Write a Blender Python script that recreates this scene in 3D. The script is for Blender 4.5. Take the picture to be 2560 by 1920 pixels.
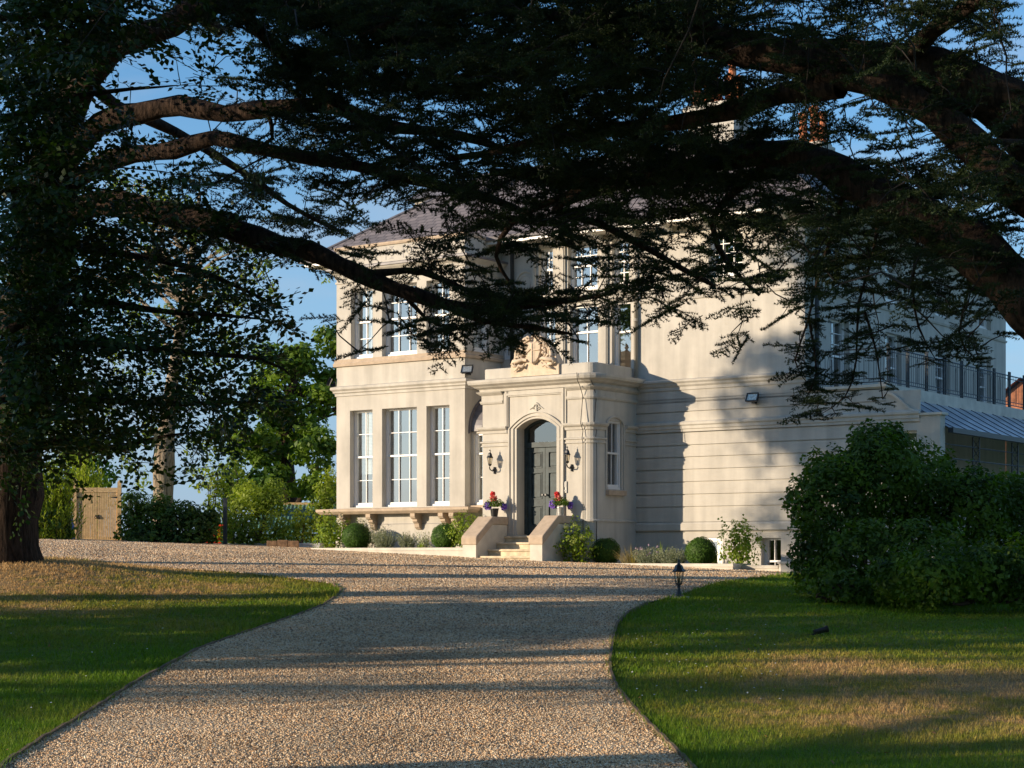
import bpy, math, random
import numpy as np
from mathutils import Vector, noise as mnoise
random.seed(7); rng = np.random.default_rng(7)
for o in list(bpy.data.objects): bpy.data.objects.remove(o)
sc = bpy.context.scene; C = sc.collection
rad = math.radians

# ------------------------------------------------------------------ camera
FPX = 4500.0; YH = 1390.0                      # focal length and horizon row of the 2560x1920 photograph
cd = bpy.data.cameras.new('camera'); cam = bpy.data.objects.new('camera', cd); C.objects.link(cam)
cam.location = (0, 0, 0); cam.rotation_euler = (rad(90), 0, 0)
cd.sensor_width = 36; cd.lens = FPX / 2560 * 36; cd.shift_y = (YH - 960) / 2560
cd.clip_start = 0.1; cd.clip_end = 4000
sc.camera = cam

# ------------------------------------------------------------------ light
SUN_EL = 11.8
SUNDIR = Vector((.954 * math.cos(rad(SUN_EL)), .300 * math.cos(rad(SUN_EL)), -math.sin(rad(SUN_EL)))).normalized()
sd = bpy.data.lights.new('sun', 'SUN'); sd.energy = 5.0; sd.angle = rad(.53); sd.color = (1, .81, .59)
so = bpy.data.objects.new('sun', sd); C.objects.link(so)
so.rotation_euler = SUNDIR.to_track_quat('-Z', 'Y').to_euler()
W = bpy.data.worlds.new("World"); sc.world = W; W.use_nodes = True
nt = W.node_tree; nt.nodes.clear(); N = nt.nodes.new; L = nt.links.new
sky = N('ShaderNodeTexSky'); sky.sky_type = 'NISHITA'; sky.sun_disc = False
sky.sun_elevation = rad(SUN_EL); sky.sun_rotation = math.atan2(-SUNDIR.x, -SUNDIR.y)
sky.air_density = 1.0; sky.dust_density = .1; sky.ozone_density = 3.5; sky.altitude = 0
bg = N('ShaderNodeBackground'); bg.inputs[1].default_value = .108
out = N('ShaderNodeOutputWorld')
tc = N('ShaderNodeTexCoord'); mp = N('ShaderNodeMapping'); mp.inputs['Scale'].default_value = (1, 1, 3.5)
cn = N('ShaderNodeTexNoise'); cn.inputs['Scale'].default_value = 2.6; cn.inputs['Detail'].default_value = 7; cn.inputs['Roughness'].default_value = .55
cr = N('ShaderNodeValToRGB'); cr.color_ramp.elements[0].position = .50; cr.color_ramp.elements[1].position = .74
mx = N('ShaderNodeMix'); mx.data_type = 'RGBA'; mx.inputs['B'].default_value = (4.2, 4.3, 4.7, 1)
ml = N('ShaderNodeMath'); ml.operation = 'MULTIPLY'; ml.inputs[1].default_value = .75
L(tc.outputs['Generated'], mp.inputs[0]); L(mp.outputs[0], cn.inputs['Vector']); L(cn.outputs['Fac'], cr.inputs[0])
L(cr.outputs[0], ml.inputs[0]); L(ml.outputs[0], mx.inputs['Factor']); L(sky.outputs[0], mx.inputs['A'])
sp_ = N('ShaderNodeSeparateXYZ'); L(tc.outputs['Generated'], sp_.inputs[0])
hz = N('ShaderNodeMapRange'); hz.interpolation_type = 'SMOOTHSTEP'; hz.inputs['From Min'].default_value = -.02; hz.inputs['From Max'].default_value = .30; hz.inputs['To Min'].default_value = .85; hz.inputs['To Max'].default_value = 0; L(sp_.outputs['Z'], hz.inputs[0])
dt = N('ShaderNodeVectorMath'); dt.operation = 'DOT_PRODUCT'; dt.inputs[1].default_value = (-SUNDIR.x, -SUNDIR.y, -SUNDIR.z); L(tc.outputs['Generated'], dt.inputs[0])
sg_ = N('ShaderNodeMapRange'); sg_.interpolation_type = 'SMOOTHSTEP'; sg_.inputs['From Min'].default_value = .2; sg_.inputs['From Max'].default_value = 1.0; L(dt.outputs['Value'], sg_.inputs[0])
hc = N('ShaderNodeMix'); hc.data_type = 'RGBA'; hc.inputs['A'].default_value = (2.5, 3.4, 5.0, 1); hc.inputs['B'].default_value = (10.5, 10.8, 11.2, 1); L(sg_.outputs[0], hc.inputs['Factor'])
m2 = N('ShaderNodeMix'); m2.data_type = 'RGBA'; L(hz.outputs[0], m2.inputs['Factor']); gm_ = N('ShaderNodeVectorMath'); gm_.operation = 'MULTIPLY'; gm_.inputs[1].default_value = (1.2, 1.5, 1.6); L(sky.outputs[0], gm_.inputs[0]); L(gm_.outputs[0], m2.inputs['A']); L(hc.outputs['Result'], m2.inputs['B']); L(m2.outputs['Result'], mx.inputs['A'])
L(mx.outputs['Result'], bg.inputs[0]); L(bg.outputs[0], out.inputs[0])
sc.view_settings.view_transform = 'Standard'; sc.view_settings.look = 'None'
sc.view_settings.exposure = 0.35; sc.view_settings.gamma = 1
sc.render.engine = 'CYCLES'
sc.cycles.max_bounces = 8; sc.cycles.transparent_max_bounces = 12; sc.cycles.diffuse_bounces = 4

# ------------------------------------------------------------------ tagging
def tag(o, label=None, cat=None, group=None, kind=None):
    if label: o['label'] = label
    if cat: o['category'] = cat
    if group: o['group'] = group
    if kind: o['kind'] = kind
    return o
def empty(name, loc=(0, 0, 0), rz=0):
    o = bpy.data.objects.new(name, None); C.objects.link(o); o.location = loc; o.rotation_euler = (0, 0, rz)
    o.empty_display_size = .2
    return o
def copy_tree(o, parent=None):
    c = o.copy(); C.objects.link(c)
    if parent: c.parent = parent
    for ch in list(o.children): copy_tree(ch, c)
    return c

# ------------------------------------------------------------------ materials
MATS = {}
def mat(name, col, rough=.7, metal=0.0, spec=.5, var=0.0, scale=6.0, bump=0.0, bscale=60.0, col2=None, transl=0.0, detail=5):
    m = bpy.data.materials.new(name); m.use_nodes = True; t = m.node_tree; n = t.nodes; l = t.links
    b = n['Principled BSDF']; b.inputs['Roughness'].default_value = rough; b.inputs['Metallic'].default_value = metal
    b.inputs['Specular IOR Level'].default_value = spec
    b.inputs['Base Color'].default_value = (*col, 1)
    g = n.new('ShaderNodeNewGeometry')
    if var or col2:
        ns = n.new('ShaderNodeTexNoise'); ns.inputs['Scale'].default_value = scale; ns.inputs['Detail'].default_value = detail
        l.new(g.outputs['Position'], ns.inputs['Vector'])
        r = n.new('ShaderNodeValToRGB'); r.color_ramp.elements[0].position = .32; r.color_ramp.elements[1].position = .68
        a = tuple(max(0, c * (1 - var)) for c in col); c2 = col2 or tuple(min(1, c * (1 + var)) for c in col)
        r.color_ramp.elements[0].color = (*a, 1); r.color_ramp.elements[1].color = (*c2, 1)
        l.new(ns.outputs['Fac'], r.inputs[0]); l.new(r.outputs[0], b.inputs['Base Color'])
        m['ramp'] = 1
    if bump:
        nb = n.new('ShaderNodeTexNoise'); nb.inputs['Scale'].default_value = bscale; nb.inputs['Detail'].default_value = 6
        l.new(g.outputs['Position'], nb.inputs['Vector'])
        bp = n.new('ShaderNodeBump'); bp.inputs['Strength'].default_value = bump; bp.inputs['Distance'].default_value = .02
        l.new(nb.outputs['Fac'], bp.inputs['Height']); l.new(bp.outputs[0], b.inputs['Normal'])
    if transl:
        tr = n.new('ShaderNodeBsdfTranslucent'); ms = n.new('ShaderNodeMixShader'); ms.inputs[0].default_value = transl
        o = n['Material Output']
        if var or col2:
            hs = n.new('ShaderNodeMixRGB'); hs.blend_type = 'MULTIPLY'; hs.inputs[0].default_value = 1; hs.inputs[2].default_value = (1.5, 1.6, .5, 1)
            l.new(r.outputs[0], hs.inputs[1]); l.new(hs.outputs[0], tr.inputs[0])
        else: tr.inputs[0].default_value = (*[c * 1.3 for c in col], 1)
        l.new(b.outputs[0], ms.inputs[1]); l.new(tr.outputs[0], ms.inputs[2]); l.new(ms.outputs[0], o.inputs[0])
    MATS[name] = m
    return m
def stucco_mat(name, col, dirt=.19):
    m = bpy.data.materials.new(name); m.use_nodes = True; t = m.node_tree; n = t.nodes; l = t.links
    b = n['Principled BSDF']; b.inputs['Roughness'].default_value = .85; b.inputs['Specular IOR Level'].default_value = .25
    g = n.new('ShaderNodeNewGeometry')
    n1 = n.new('ShaderNodeTexNoise'); n1.inputs['Scale'].default_value = 1.1; n1.inputs['Detail'].default_value = 8; n1.inputs['Roughness'].default_value = .65
    mpp = n.new('ShaderNodeMapping'); mpp.inputs['Scale'].default_value = (3, 3, .25)
    n2 = n.new('ShaderNodeTexNoise'); n2.inputs['Scale'].default_value = 1.6; n2.inputs['Detail'].default_value = 6
    l.new(g.outputs['Position'], n1.inputs['Vector']); l.new(g.outputs['Position'], mpp.inputs[0]); l.new(mpp.outputs[0], n2.inputs['Vector'])
    ad = n.new('ShaderNodeMath'); ad.operation = 'ADD'; l.new(n1.outputs['Fac'], ad.inputs[0]); l.new(n2.outputs['Fac'], ad.inputs[1])
    r = n.new('ShaderNodeValToRGB'); r.color_ramp.elements[0].position = .75 / 2 * 2 * .5; r.color_ramp.elements[1].position = .62
    hf = n.new('ShaderNodeMath'); hf.operation = 'MULTIPLY'; hf.inputs[1].default_value = .5; l.new(ad.outputs[0], hf.inputs[0])
    r.color_ramp.elements[0].color = (*[c * (1 - dirt) for c in col], 1); r.color_ramp.elements[1].color = (*[c * (1 + dirt * .4) for c in col], 1)
    l.new(hf.outputs[0], r.inputs[0]); l.new(r.outputs[0], b.inputs['Base Color'])
    nb = n.new('ShaderNodeTexNoise'); nb.inputs['Scale'].default_value = 38; nb.inputs['Detail'].default_value = 5
    l.new(g.outputs['Position'], nb.inputs['Vector'])
    bp = n.new('ShaderNodeBump'); bp.inputs['Strength'].default_value = .18; bp.inputs['Distance'].default_value = .01
    l.new(nb.outputs['Fac'], bp.inputs['Height']); l.new(bp.outputs[0], b.inputs['Normal'])
    return m
M = {}
M['stucco'] = stucco_mat('stucco', (.53, .50, .440))
M['stone'] = mat('sandstone', (.47, .37, .27), .85, var=.12, scale=7, bump=.3, bscale=50)
M['crest'] = mat('carved_stone', (.60, .49, .37), .85, var=.12, scale=9, bump=.3, bscale=60)
M['step'] = mat('step_stone', (.58, .48, .33), .8, var=.28, scale=5, bump=.2)
M['concrete'] = mat('wall_render', (.60, .56, .48), .85, var=.14, scale=3, bump=.2)
M['lead'] = mat('lead', (.16, .15, .16), .5, var=.3, scale=5)
M['leadroof'] = mat('lead_roofing', (.30, .36, .43), .22, var=.25, scale=3, bump=.12, bscale=5)
M['white'] = mat('white_paint', (.80, .79, .77), .35)
M['door'] = mat('door_paint', (.036, .055, .060), .5, spec=.25, var=.3, scale=9)
M['black'] = mat('black_metal', (.012, .013, .014), .35)
M['iron'] = mat('iron_paint', (.03, .04, .05), .5)
M['pipe'] = mat('pipe_paint', (.40, .37, .31), .5)
M['terracotta'] = mat('terracotta', (.45, .15, .06), .8, var=.3, scale=8)
M['timber'] = mat('gate_timber', (.62, .43, .22), .7, var=.2, scale=10, bump=.2, bscale=25)
M['sleeper'] = mat('sleeper_wood', (.22, .13, .07), .85, var=.4, scale=10, bump=.4)
M['edging'] = mat('edging_wood', (.16, .11, .07), .9, var=.4, scale=6, bump=.4)
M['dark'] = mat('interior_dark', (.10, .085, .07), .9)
M['blind'] = mat('blind_fabric', (.80, .79, .76), .8, var=.06, scale=4)
M['curtain'] = mat('curtain_fabric', (.72, .70, .66), .9, var=.05, scale=3)
M['soffit'] = mat('soffit_paint', (.62, .57, .49), .7)
def slate():
    m = bpy.data.materials.new('slate'); m.use_nodes = True; t = m.node_tree; n = t.nodes; l = t.links
    b = n['Principled BSDF']; b.inputs['Roughness'].default_value = .6
    tcn = n.new('ShaderNodeTexCoord'); br = n.new('ShaderNodeTexBrick')
    br.inputs['Scale'].default_value = 1; br.inputs['Brick Width'].default_value = .28; br.inputs['Row Height'].default_value = .2; br.inputs['Mortar Size'].default_value = .012
    br.inputs['Color1'].default_value = (.155, .135, .135, 1); br.inputs['Color2'].default_value = (.24, .205, .20, 1); br.inputs['Mortar'].default_value = (.05, .045, .045, 1)
    l.new(tcn.outputs['UV'], br.inputs['Vector']); l.new(br.outputs['Color'], b.inputs['Base Color'])
    bp = n.new('ShaderNodeBump'); bp.inputs['Strength'].default_value = .6; bp.inputs['Distance'].default_value = .02; bp.invert = True
    l.new(br.outputs['Fac'], bp.inputs['Height']); l.new(bp.outputs[0], b.inputs['Normal'])
    return m
M['slate'] = slate()
def glass(name, refl=.4, tint=(.85, .9, .9)):
    m = bpy.data.materials.new(name); m.use_nodes = True; t = m.node_tree; n = t.nodes; l = t.links
    n.remove(n['Principled BSDF']); o = n['Material Output']
    g = n.new('ShaderNodeBsdfGlossy'); g.inputs['Roughness'].default_value = .015; g.inputs[0].default_value = (.95, .97, 1, 1)
    tr = n.new('ShaderNodeBsdfTransparent'); tr.inputs[0].default_value = (*tint, 1)
    ms = n.new('ShaderNodeMixShader'); ms.inputs[0].default_value = refl
    ge = n.new('ShaderNodeNewGeometry'); ns = n.new('ShaderNodeTexNoise'); ns.inputs['Scale'].default_value = 1.3
    bp = n.new('ShaderNodeBump'); bp.inputs['Strength'].default_value = .05; bp.inputs['Distance'].default_value = .03
    l.new(ge.outputs['Position'], ns.inputs['Vector']); l.new(ns.outputs['Fac'], bp.inputs['Height']); l.new(bp.outputs[0], g.inputs['Normal'])
    l.new(tr.outputs[0], ms.inputs[1]); l.new(g.outputs[0], ms.inputs[2]); l.new(ms.outputs[0], o.inputs[0])
    return m
M['glass'] = glass('window_glass', .34)
M['fanglass'] = glass('fanlight_glass', .18); M['lampglass'] = glass('lamp_glass', .12, (.95, .9, .8))

# ------------------------------------------------------------------ mesh builder
class MB:
    def __init__(s, f=None): s.v = []; s.f = []; s.map = f
    def add(s, vs, fs):
        k = len(s.v)
        s.v += [s.map(*p) if s.map else tuple(p) for p in vs]; s.f += [tuple(i + k for i in q) for q in fs]; return s
    def box(s, x0, x1, y0, y1, z0, z1):
        return s.add([(x0, y0, z0), (x1, y0, z0), (x1, y1, z0), (x0, y1, z0), (x0, y0, z1), (x1, y0, z1), (x1, y1, z1), (x0, y1, z1)],
              [(0, 3, 2, 1), (4, 5, 6, 7), (0, 1, 5, 4), (1, 2, 6, 5), (2, 3, 7, 6), (3, 0, 4, 7)])
    def quad(s, a, b, c, d): return s.add([a, b, c, d], [(0, 1, 2, 3)])
    def prism(s, poly, y0, y1):      # poly in (x,z), extruded in y
        n = len(poly); v = [(x, y0, z) for x, z in poly] + [(x, y1, z) for x, z in poly]
        return s.add(v, [tuple(range(n)), tuple(range(2 * n - 1, n - 1, -1))] + [(i, i + n, (i + 1) % n + n, (i + 1) % n) for i in range(n)])
    def prismx(s, poly, x0, x1):     # poly in (y,z), extruded in x
        n = len(poly); v = [(x0, y, z) for y, z in poly] + [(x1, y, z) for y, z in poly]
        return s.add(v, [tuple(range(n)), tuple(range(2 * n - 1, n - 1, -1))] + [(i, i + n, (i + 1) % n + n, (i + 1) % n) for i in range(n)])
    def lathe(s, prof, c=(0, 0), n=16, z0=0):
        v = []; f = []
        for r, z in prof:
            for i in range(n):
                a = 2 * math.pi * i / n; v.append((c[0] + r * math.cos(a), c[1] + r * math.sin(a), z0 + z))
        for j in range(len(prof) - 1):
            for i in range(n):
                f.append((j * n + i, j * n + (i + 1) % n, (j + 1) * n + (i + 1) % n, (j + 1) * n + i))
        f.append(tuple(range(n - 1, -1, -1))); f.append(tuple((len(prof) - 1) * n + i for i in range(n)))
        return s.add(v, f)
    def tube(s, pts, r, n=8, cap=True):
        pts = [Vector(p) for p in pts]; rs = r if isinstance(r, (list, tuple)) else [r] * len(pts)
        v = []; f = []; up = Vector((.13, .21, 1)).normalized()
        for i, p in enumerate(pts):
            d = (pts[min(i + 1, len(pts) - 1)] - pts[max(i - 1, 0)]).normalized()
            a = d.cross(up)
            if a.length < 1e-3: a = d.cross(Vector((1, 0, 0)))
            a.normalize(); b = d.cross(a)
            for k in range(n):
                t = 2 * math.pi * k / n; v.append(tuple(p + (a * math.cos(t) + b * math.sin(t)) * rs[i]))
        for i in range(len(pts) - 1):
            for k in range(n): f.append((i * n + k, i * n + (k + 1) % n, (i + 1) * n + (k + 1) % n, (i + 1) * n + k))
        if cap: f.append(tuple(range(n))); f.append(tuple((len(pts) - 1) * n + k for k in range(n)))
        return s.add(v, f)
    def sweep(s, path, prof, closed=False):   # path (x,y), prof (out,z); outward = right of travel
        n = len(path); m = len(prof); v = []; f = []
        for i in range(n):
            p = Vector(path[i])
            d0 = (p - Vector(path[i - 1])).normalized() if (i > 0 or closed) else None
            d1 = (Vector(path[(i + 1) % n]) - p).normalized() if (i < n - 1 or closed) else None
            if d0 is None: d0 = d1
            if d1 is None: d1 = d0
            n0 = Vector((d0.y, -d0.x)); n1 = Vector((d1.y, -d1.x)); b = (n0 + n1).normalized(); k = 1 / max(.3, b.dot(n0))
            for o, z in prof: q = p + b * o * k; v.append((q.x, q.y, z))
        for i in range(n if closed else n - 1):
            j = (i + 1) % n
            for k in range(m): f.append((i * m + k, j * m + k, j * m + (k + 1) % m, i * m + (k + 1) % m))
        if not closed: f.append(tuple(range(m))); f.append(tuple((n - 1) * m + k for k in range(m - 1, -1, -1)))
        return s.add(v, f)
    def panel(s, a0, a1, z0, z1, holes=(), depth=.2, y=0.0):   # wall sheet in local (a, depth, z) with reveals
        xs = sorted({a0, a1, *[h[0] for h in holes], *[h[1] for h in holes]}); zs = sorted({z0, z1, *[h[2] for h in holes], *[h[3] for h in holes]})
        for i in range(len(xs) - 1):
            for j in range(len(zs) - 1):
                cx = (xs[i] + xs[i + 1]) / 2; cz = (zs[j] + zs[j + 1]) / 2
                if any(h[0] < cx < h[1] and h[2] < cz < h[3] for h in holes): continue
                s.quad((xs[i], y, zs[j]), (xs[i + 1], y, zs[j]), (xs[i + 1], y, zs[j + 1]), (xs[i], y, zs[j + 1]))
        for h in holes:
            x0, x1, b, t = h[:4]; e = y + depth
            s.quad((x0, y, b), (x0, e, b), (x0, e, t), (x0, y, t)); s.quad((x1, y, b), (x1, y, t), (x1, e, t), (x1, e, b))
            s.quad((x0, y, t), (x0, e, t), (x1, e, t), (x1, y, t)); s.quad((x0, y, b), (x1, y, b), (x1, e, b), (x0, e, b))
        return s
    def build(s, name, m, parent=None, smooth=False, bevel=0):
        me = bpy.data.meshes.new(name); me.from_pydata(s.v, [], s.f); me.validate(); me.update()
        if m: me.materials.append(m)
        if smooth:
            me.polygons.foreach_set('use_smooth', [True] * len(me.polygons))
        o = bpy.data.objects.new(name, me); C.objects.link(o)
        if parent: o.parent = parent
        if bevel:
            b = o.modifiers.new('bevel', 'BEVEL'); b.width = bevel; b.segments = 2; b.limit_method = 'ANGLE'; b.angle_limit = rad(40)
        return o
def np_mesh(name, V, F, m, parent=None, smooth=False):
    V = np.ascontiguousarray(V, dtype=np.float32); F = np.ascontiguousarray(F, dtype=np.int32); k = F.shape[1]
    me = bpy.data.meshes.new(name); me.vertices.add(len(V)); me.vertices.foreach_set('co', V.ravel())
    me.loops.add(F.size); me.loops.foreach_set('vertex_index', F.ravel())
    me.polygons.add(len(F)); me.polygons.foreach_set('loop_start', np.arange(0, F.size, k, dtype=np.int32))
    if smooth: me.polygons.foreach_set('use_smooth', np.ones(len(F), dtype=bool))
    me.update(calc_edges=True)
    if m: me.materials.append(m)
    o = bpy.data.objects.new(name, me); C.objects.link(o)
    if parent: o.parent = parent
    return o

# ------------------------------------------------------------------ terrain
BY = np.array([-60, 0, 12, 14, 17, 20, 23, 26, 30, 34, 38, 42, 46, 55, 80, 200, 2000.]); BZ = np.array([-1.7, -1.62, -1.6, -1.565, -1.42, -1.22, -1.01, -.80, -.53, -.335, -.18, -.09, -.02, .12, .3, .6, 1.])
def terr(X, Y):
    X = np.asarray(X, float); Y = np.asarray(Y, float)
    z = np.interp(Y, BY, BZ)
    z = (z + np.interp(Y - 1.2, BY, BZ) + np.interp(Y + 1.2, BY, BZ)) / 3
    z = z - .036 * np.clip(X, -14, 12) * np.clip(Y / 40, 0, 1) ** 2 * np.clip((90 - Y) / 30, 0, 1)
    z = z + .30 * np.exp(-((X + 8.2) ** 2 + (Y - 29.9) ** 2) / 2 / 1.5 ** 2)
    return z
def tz(x, y): return float(terr(x, y))
def gpt(px, py):                     # where the sight line through a pixel meets the ground
    y = np.linspace(10, 75, 6501); x = (px - 1280) / FPX * y; zr = (YH - py) / FPX * y
    d = zr - terr(x, y); k = np.where(d < 0)[0]; i = k[0] if len(k) else np.argmin(np.abs(d))
    return (float(x[i]), float(y[i]))
def at(px, py, Y): return Vector(((px - 1280) / FPX * Y, Y, (YH - py) / FPX * Y))
TH = rad(35.2); cT, sT = math.cos(TH), math.sin(TH); HX, HY = (1162 - 1280) / FPX * 44, 44.0
def H(u, w, z=0): return Vector((HX + cT * u + sT * w, HY - sT * u + cT * w, z))
def hu(px, w):
    r = (px - 1280) / FPX; X = HX + sT * w; Y = HY + cT * w
    return (r * Y - X) / (cT + r * sT)

# ------------------------------------------------------------------ ground, drive
LE = [(-60, 2050), (12, 1917), (116, 1850), (243, 1775), (347, 1708), (498, 1627), (613, 1587), (752, 1540), (810, 1517), (850, 1490), (856, 1477), (833, 1463), (723, 1448), (579, 1433), (440, 1424), (347, 1416), (174, 1398)]
RE = [(1830, 2050), (1720, 1917), (1650, 1847), (1592, 1789), (1540, 1726), (1523, 1685), (1522, 1656), (1527, 1620), (1532, 1592), (1540, 1563), (1569, 1535), (1616, 1511), (1685, 1493), (1731, 1480), (1778, 1464), (1859, 1450), (1934, 1442), (2003, 1437)]
def edge(pts):
    q = [gpt(*p) for p in pts]; ys = [q[0][1]]; xs = [q[0][0]]
    for x, y in q[1:]:
        ys.append(max(y, ys[-1] + .05)); xs.append(x)
    return np.array(xs), np.array(ys)
LX, LY = edge(LE); RX, RY = edge(RE)
LX = np.append(LX, [-14, -40]); LY = np.append(LY, [LY[-1] + 1.0, LY[-1] + 2]); RX = np.append(RX, [10, 40]); RY = np.append(RY, [RY[-1] + .5, RY[-1] + 2])
def xl(y): return np.interp(y, LY, LX)
def xr(y): return np.interp(y, RY, RX)

def ground_mat():
    m = bpy.data.materials.new('lawn'); m.use_nodes = True; return lawn_nodes(m, False)
def lawn_nodes(m, blade):
    t = m.node_tree; n = t.nodes; l = t.links; b = n['Principled BSDF']; b.inputs['Roughness'].default_value = .8 if not blade else .55; b.inputs['Specular IOR Level'].default_value = .25
    g = n.new('ShaderNodeNewGeometry'); sx = n.new('ShaderNodeSeparateXYZ'); l.new(g.outputs['Position'], sx.inputs[0])
    cx = n.new('ShaderNodeCombineXYZ'); l.new(sx.outputs['X'], cx.inputs['X']); l.new(sx.outputs['Y'], cx.inputs['Y'])
    n1 = n.new('ShaderNodeTexNoise'); n1.inputs['Scale'].default_value = .35; n1.inputs['Detail'].default_value = 5; n1.inputs['Roughness'].default_value = .6
    l.new(cx.outputs[0], n1.inputs['Vector'])
    # worn, straw-coloured areas: under the cedar on the left and in the middle of the right lawn
    def blob(x, y, sxx, syy):
        mp = n.new('ShaderNodeMapping'); mp.vector_type = 'TEXTURE'; mp.inputs['Location'].default_value = (x, y, 0); mp.inputs['Scale'].default_value = (sxx, syy, 1)
        ln = n.new('ShaderNodeVectorMath'); ln.operation = 'LENGTH'; l.new(cx.outputs[0], mp.inputs[0]); l.new(mp.outputs[0], ln.inputs[0])
        mr = n.new('ShaderNodeMapRange'); mr.inputs['From Min'].default_value = .35; mr.inputs['From Max'].default_value = 1.25; mr.inputs['To Min'].default_value = 1; mr.inputs['To Max'].default_value = 0
        l.new(ln.outputs['Value'], mr.inputs[0]); return mr.outputs[0]
    bl = blob(-8.6, 31, 5.6, 8.5); br = blob(4.2, 18.6, 2.6, 4.6)
    mxx = n.new('ShaderNodeMath'); mxx.operation = 'MAXIMUM'; l.new(bl, mxx.inputs[0]); l.new(br, mxx.inputs[1])
    ad = n.new('ShaderNodeMath'); ad.operation = 'MULTIPLY_ADD'; ad.inputs[1].default_value = .46
    l.new(mxx.outputs[0], ad.inputs[0]); l.new(n1.outputs['Fac'], ad.inputs[2])
    n2 = n.new('ShaderNodeTexNoise'); n2.inputs['Scale'].default_value = 4; n2.inputs['Detail'].default_value = 6; l.new(cx.outputs[0], n2.inputs['Vector'])
    a2 = n.new('ShaderNodeMath'); a2.operation = 'MULTIPLY_ADD'; a2.inputs[1].default_value = .62; l.new(n2.outputs['Fac'], a2.inputs[0]); l.new(ad.outputs[0], a2.inputs[2])
    r = n.new('ShaderNodeValToRGB'); e = r.color_ramp.elements
    e[0].position = .70; e[1].position = 1.0
    k = 1.5 if blade else 1.1
    e[0].color = (.115 * k, .165 * k, .014 * k, 1); e[1].color = (.38 * k, .25 * k, .11 * k, 1)
    e2 = r.color_ramp.elements.new(.86); e2.color = (.21 * k, .19 * k, .032 * k, 1)
    e3 = r.color_ramp.elements.new(.58); e3.color = (.085 * k, .165 * k, .008 * k, 1)
    sc2 = n.new('ShaderNodeMath'); sc2.operation = 'MULTIPLY'; sc2.inputs[1].default_value = .80; l.new(a2.outputs[0], sc2.inputs[0])
    l.new(sc2.outputs[0], r.inputs[0])
    if blade:
        n3 = n.new('ShaderNodeTexNoise'); n3.inputs['Scale'].default_value = 45; l.new(g.outputs['Position'], n3.inputs['Vector'])
        mr = n.new('ShaderNodeMapRange'); mr.inputs['From Min'].default_value = .3; mr.inputs['From Max'].default_value = .7; mr.inputs['To Min'].default_value = .65; mr.inputs['To Max'].default_value = 1.4
        l.new(n3.outputs['Fac'], mr.inputs[0])
        vm = n.new('ShaderNodeVectorMath'); vm.operation = 'SCALE'; l.new(r.outputs[0], vm.inputs[0]); l.new(mr.outputs[0], vm.inputs['Scale'])
        l.new(vm.outputs[0], b.inputs['Base Color'])
        tr = n.new('ShaderNodeBsdfTranslucent'); ms = n.new('ShaderNodeMixShader'); ms.inputs[0].default_value = .4
        l.new(vm.outputs[0], tr.inputs[0]); l.new(b.outputs[0], ms.inputs[1]); l.new(tr.outputs[0], ms.inputs[2]); l.new(ms.outputs[0], n['Material Output'].inputs[0])
    else:
        l.new(r.outputs[0], b.inputs['Base Color'])
        n4 = n.new('ShaderNodeTexNoise'); n4.inputs['Scale'].default_value = 9; n4.inputs['Detail'].default_value = 10; n4.inputs['Roughness'].default_value = .75; l.new(g.outputs['Position'], n4.inputs['Vector'])
        bp = n.new('ShaderNodeBump'); bp.inputs['Strength'].default_value = .8; bp.inputs['Distance'].default_value = .07; l.new(n4.outputs['Fac'], bp.inputs['Height']); l.new(bp.outputs[0], b.inputs['Normal'])
    return m
def gravel_mat(name, stones=False):
    m = bpy.data.materials.new(name); m.use_nodes = True; t = m.node_tree; n = t.nodes; l = t.links; b = n['Principled BSDF']
    b.inputs['Roughness'].default_value = .55 if stones else .75; b.inputs['Specular IOR Level'].default_value = .5 if stones else .35
    g = n.new('ShaderNodeNewGeometry')
    v = n.new('ShaderNodeTexVoronoi'); v.inputs['Scale'].default_value = 38; l.new(g.outputs['Position'], v.inputs['Vector'])
    r = n.new('ShaderNodeValToRGB'); e = r.color_ramp.elements; r.color_ramp.interpolation = 'CONSTANT'
    cols = [(0, (.20, .13, .075)), (.10, (.60, .40, .22)), (.3, (.76, .54, .32)), (.45, (.86, .65, .41)), (.6, (.68, .39, .18)), (.7, (.80, .62, .41)), (.84, (.42, .28, .17)), (.92, (.86, .74, .55))]
    e[0].position = 0; e[0].color = (*cols[0][1], 1); e[1].position = cols[1][0]; e[1].color = (*cols[1][1], 1)
    for p, c in cols[2:]: x = e.new(p); x.color = (*c, 1)
    src = n.new('ShaderNodeSeparateColor'); l.new(v.outputs['Color'], src.inputs[0])
    if stones:
        l.new(g.outputs['Random Per Island'], r.inputs[0])
    else: l.new(src.outputs[0], r.inputs[0])
    n1 = n.new('ShaderNodeTexNoise'); n1.inputs['Scale'].default_value = .5; n1.inputs['Detail'].default_value = 5; l.new(g.outputs['Position'], n1.inputs['Vector'])
    mr = n.new('ShaderNodeMapRange'); mr.inputs['From Min'].default_value = .3; mr.inputs['From Max'].default_value = .7; mr.inputs['To Min'].default_value = .66; mr.inputs['To Max'].default_value = 1.12; l.new(n1.outputs['Fac'], mr.inputs[0])
    vm = n.new('ShaderNodeVectorMath'); vm.operation = 'SCALE'; l.new(r.outputs[0], vm.inputs[0]); l.new(mr.outputs[0], vm.inputs['Scale']); l.new(vm.outputs[0], b.inputs['Base Color'])
    if not stones:
        bp = n.new('ShaderNodeBump'); bp.inputs['Strength'].default_value = 1; bp.inputs['Distance'].default_value = .03; bp.invert = True
        l.new(v.outputs['Distance'], bp.inputs['Height']); l.new(bp.outputs[0], b.inputs['Normal'])
    return m
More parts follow.
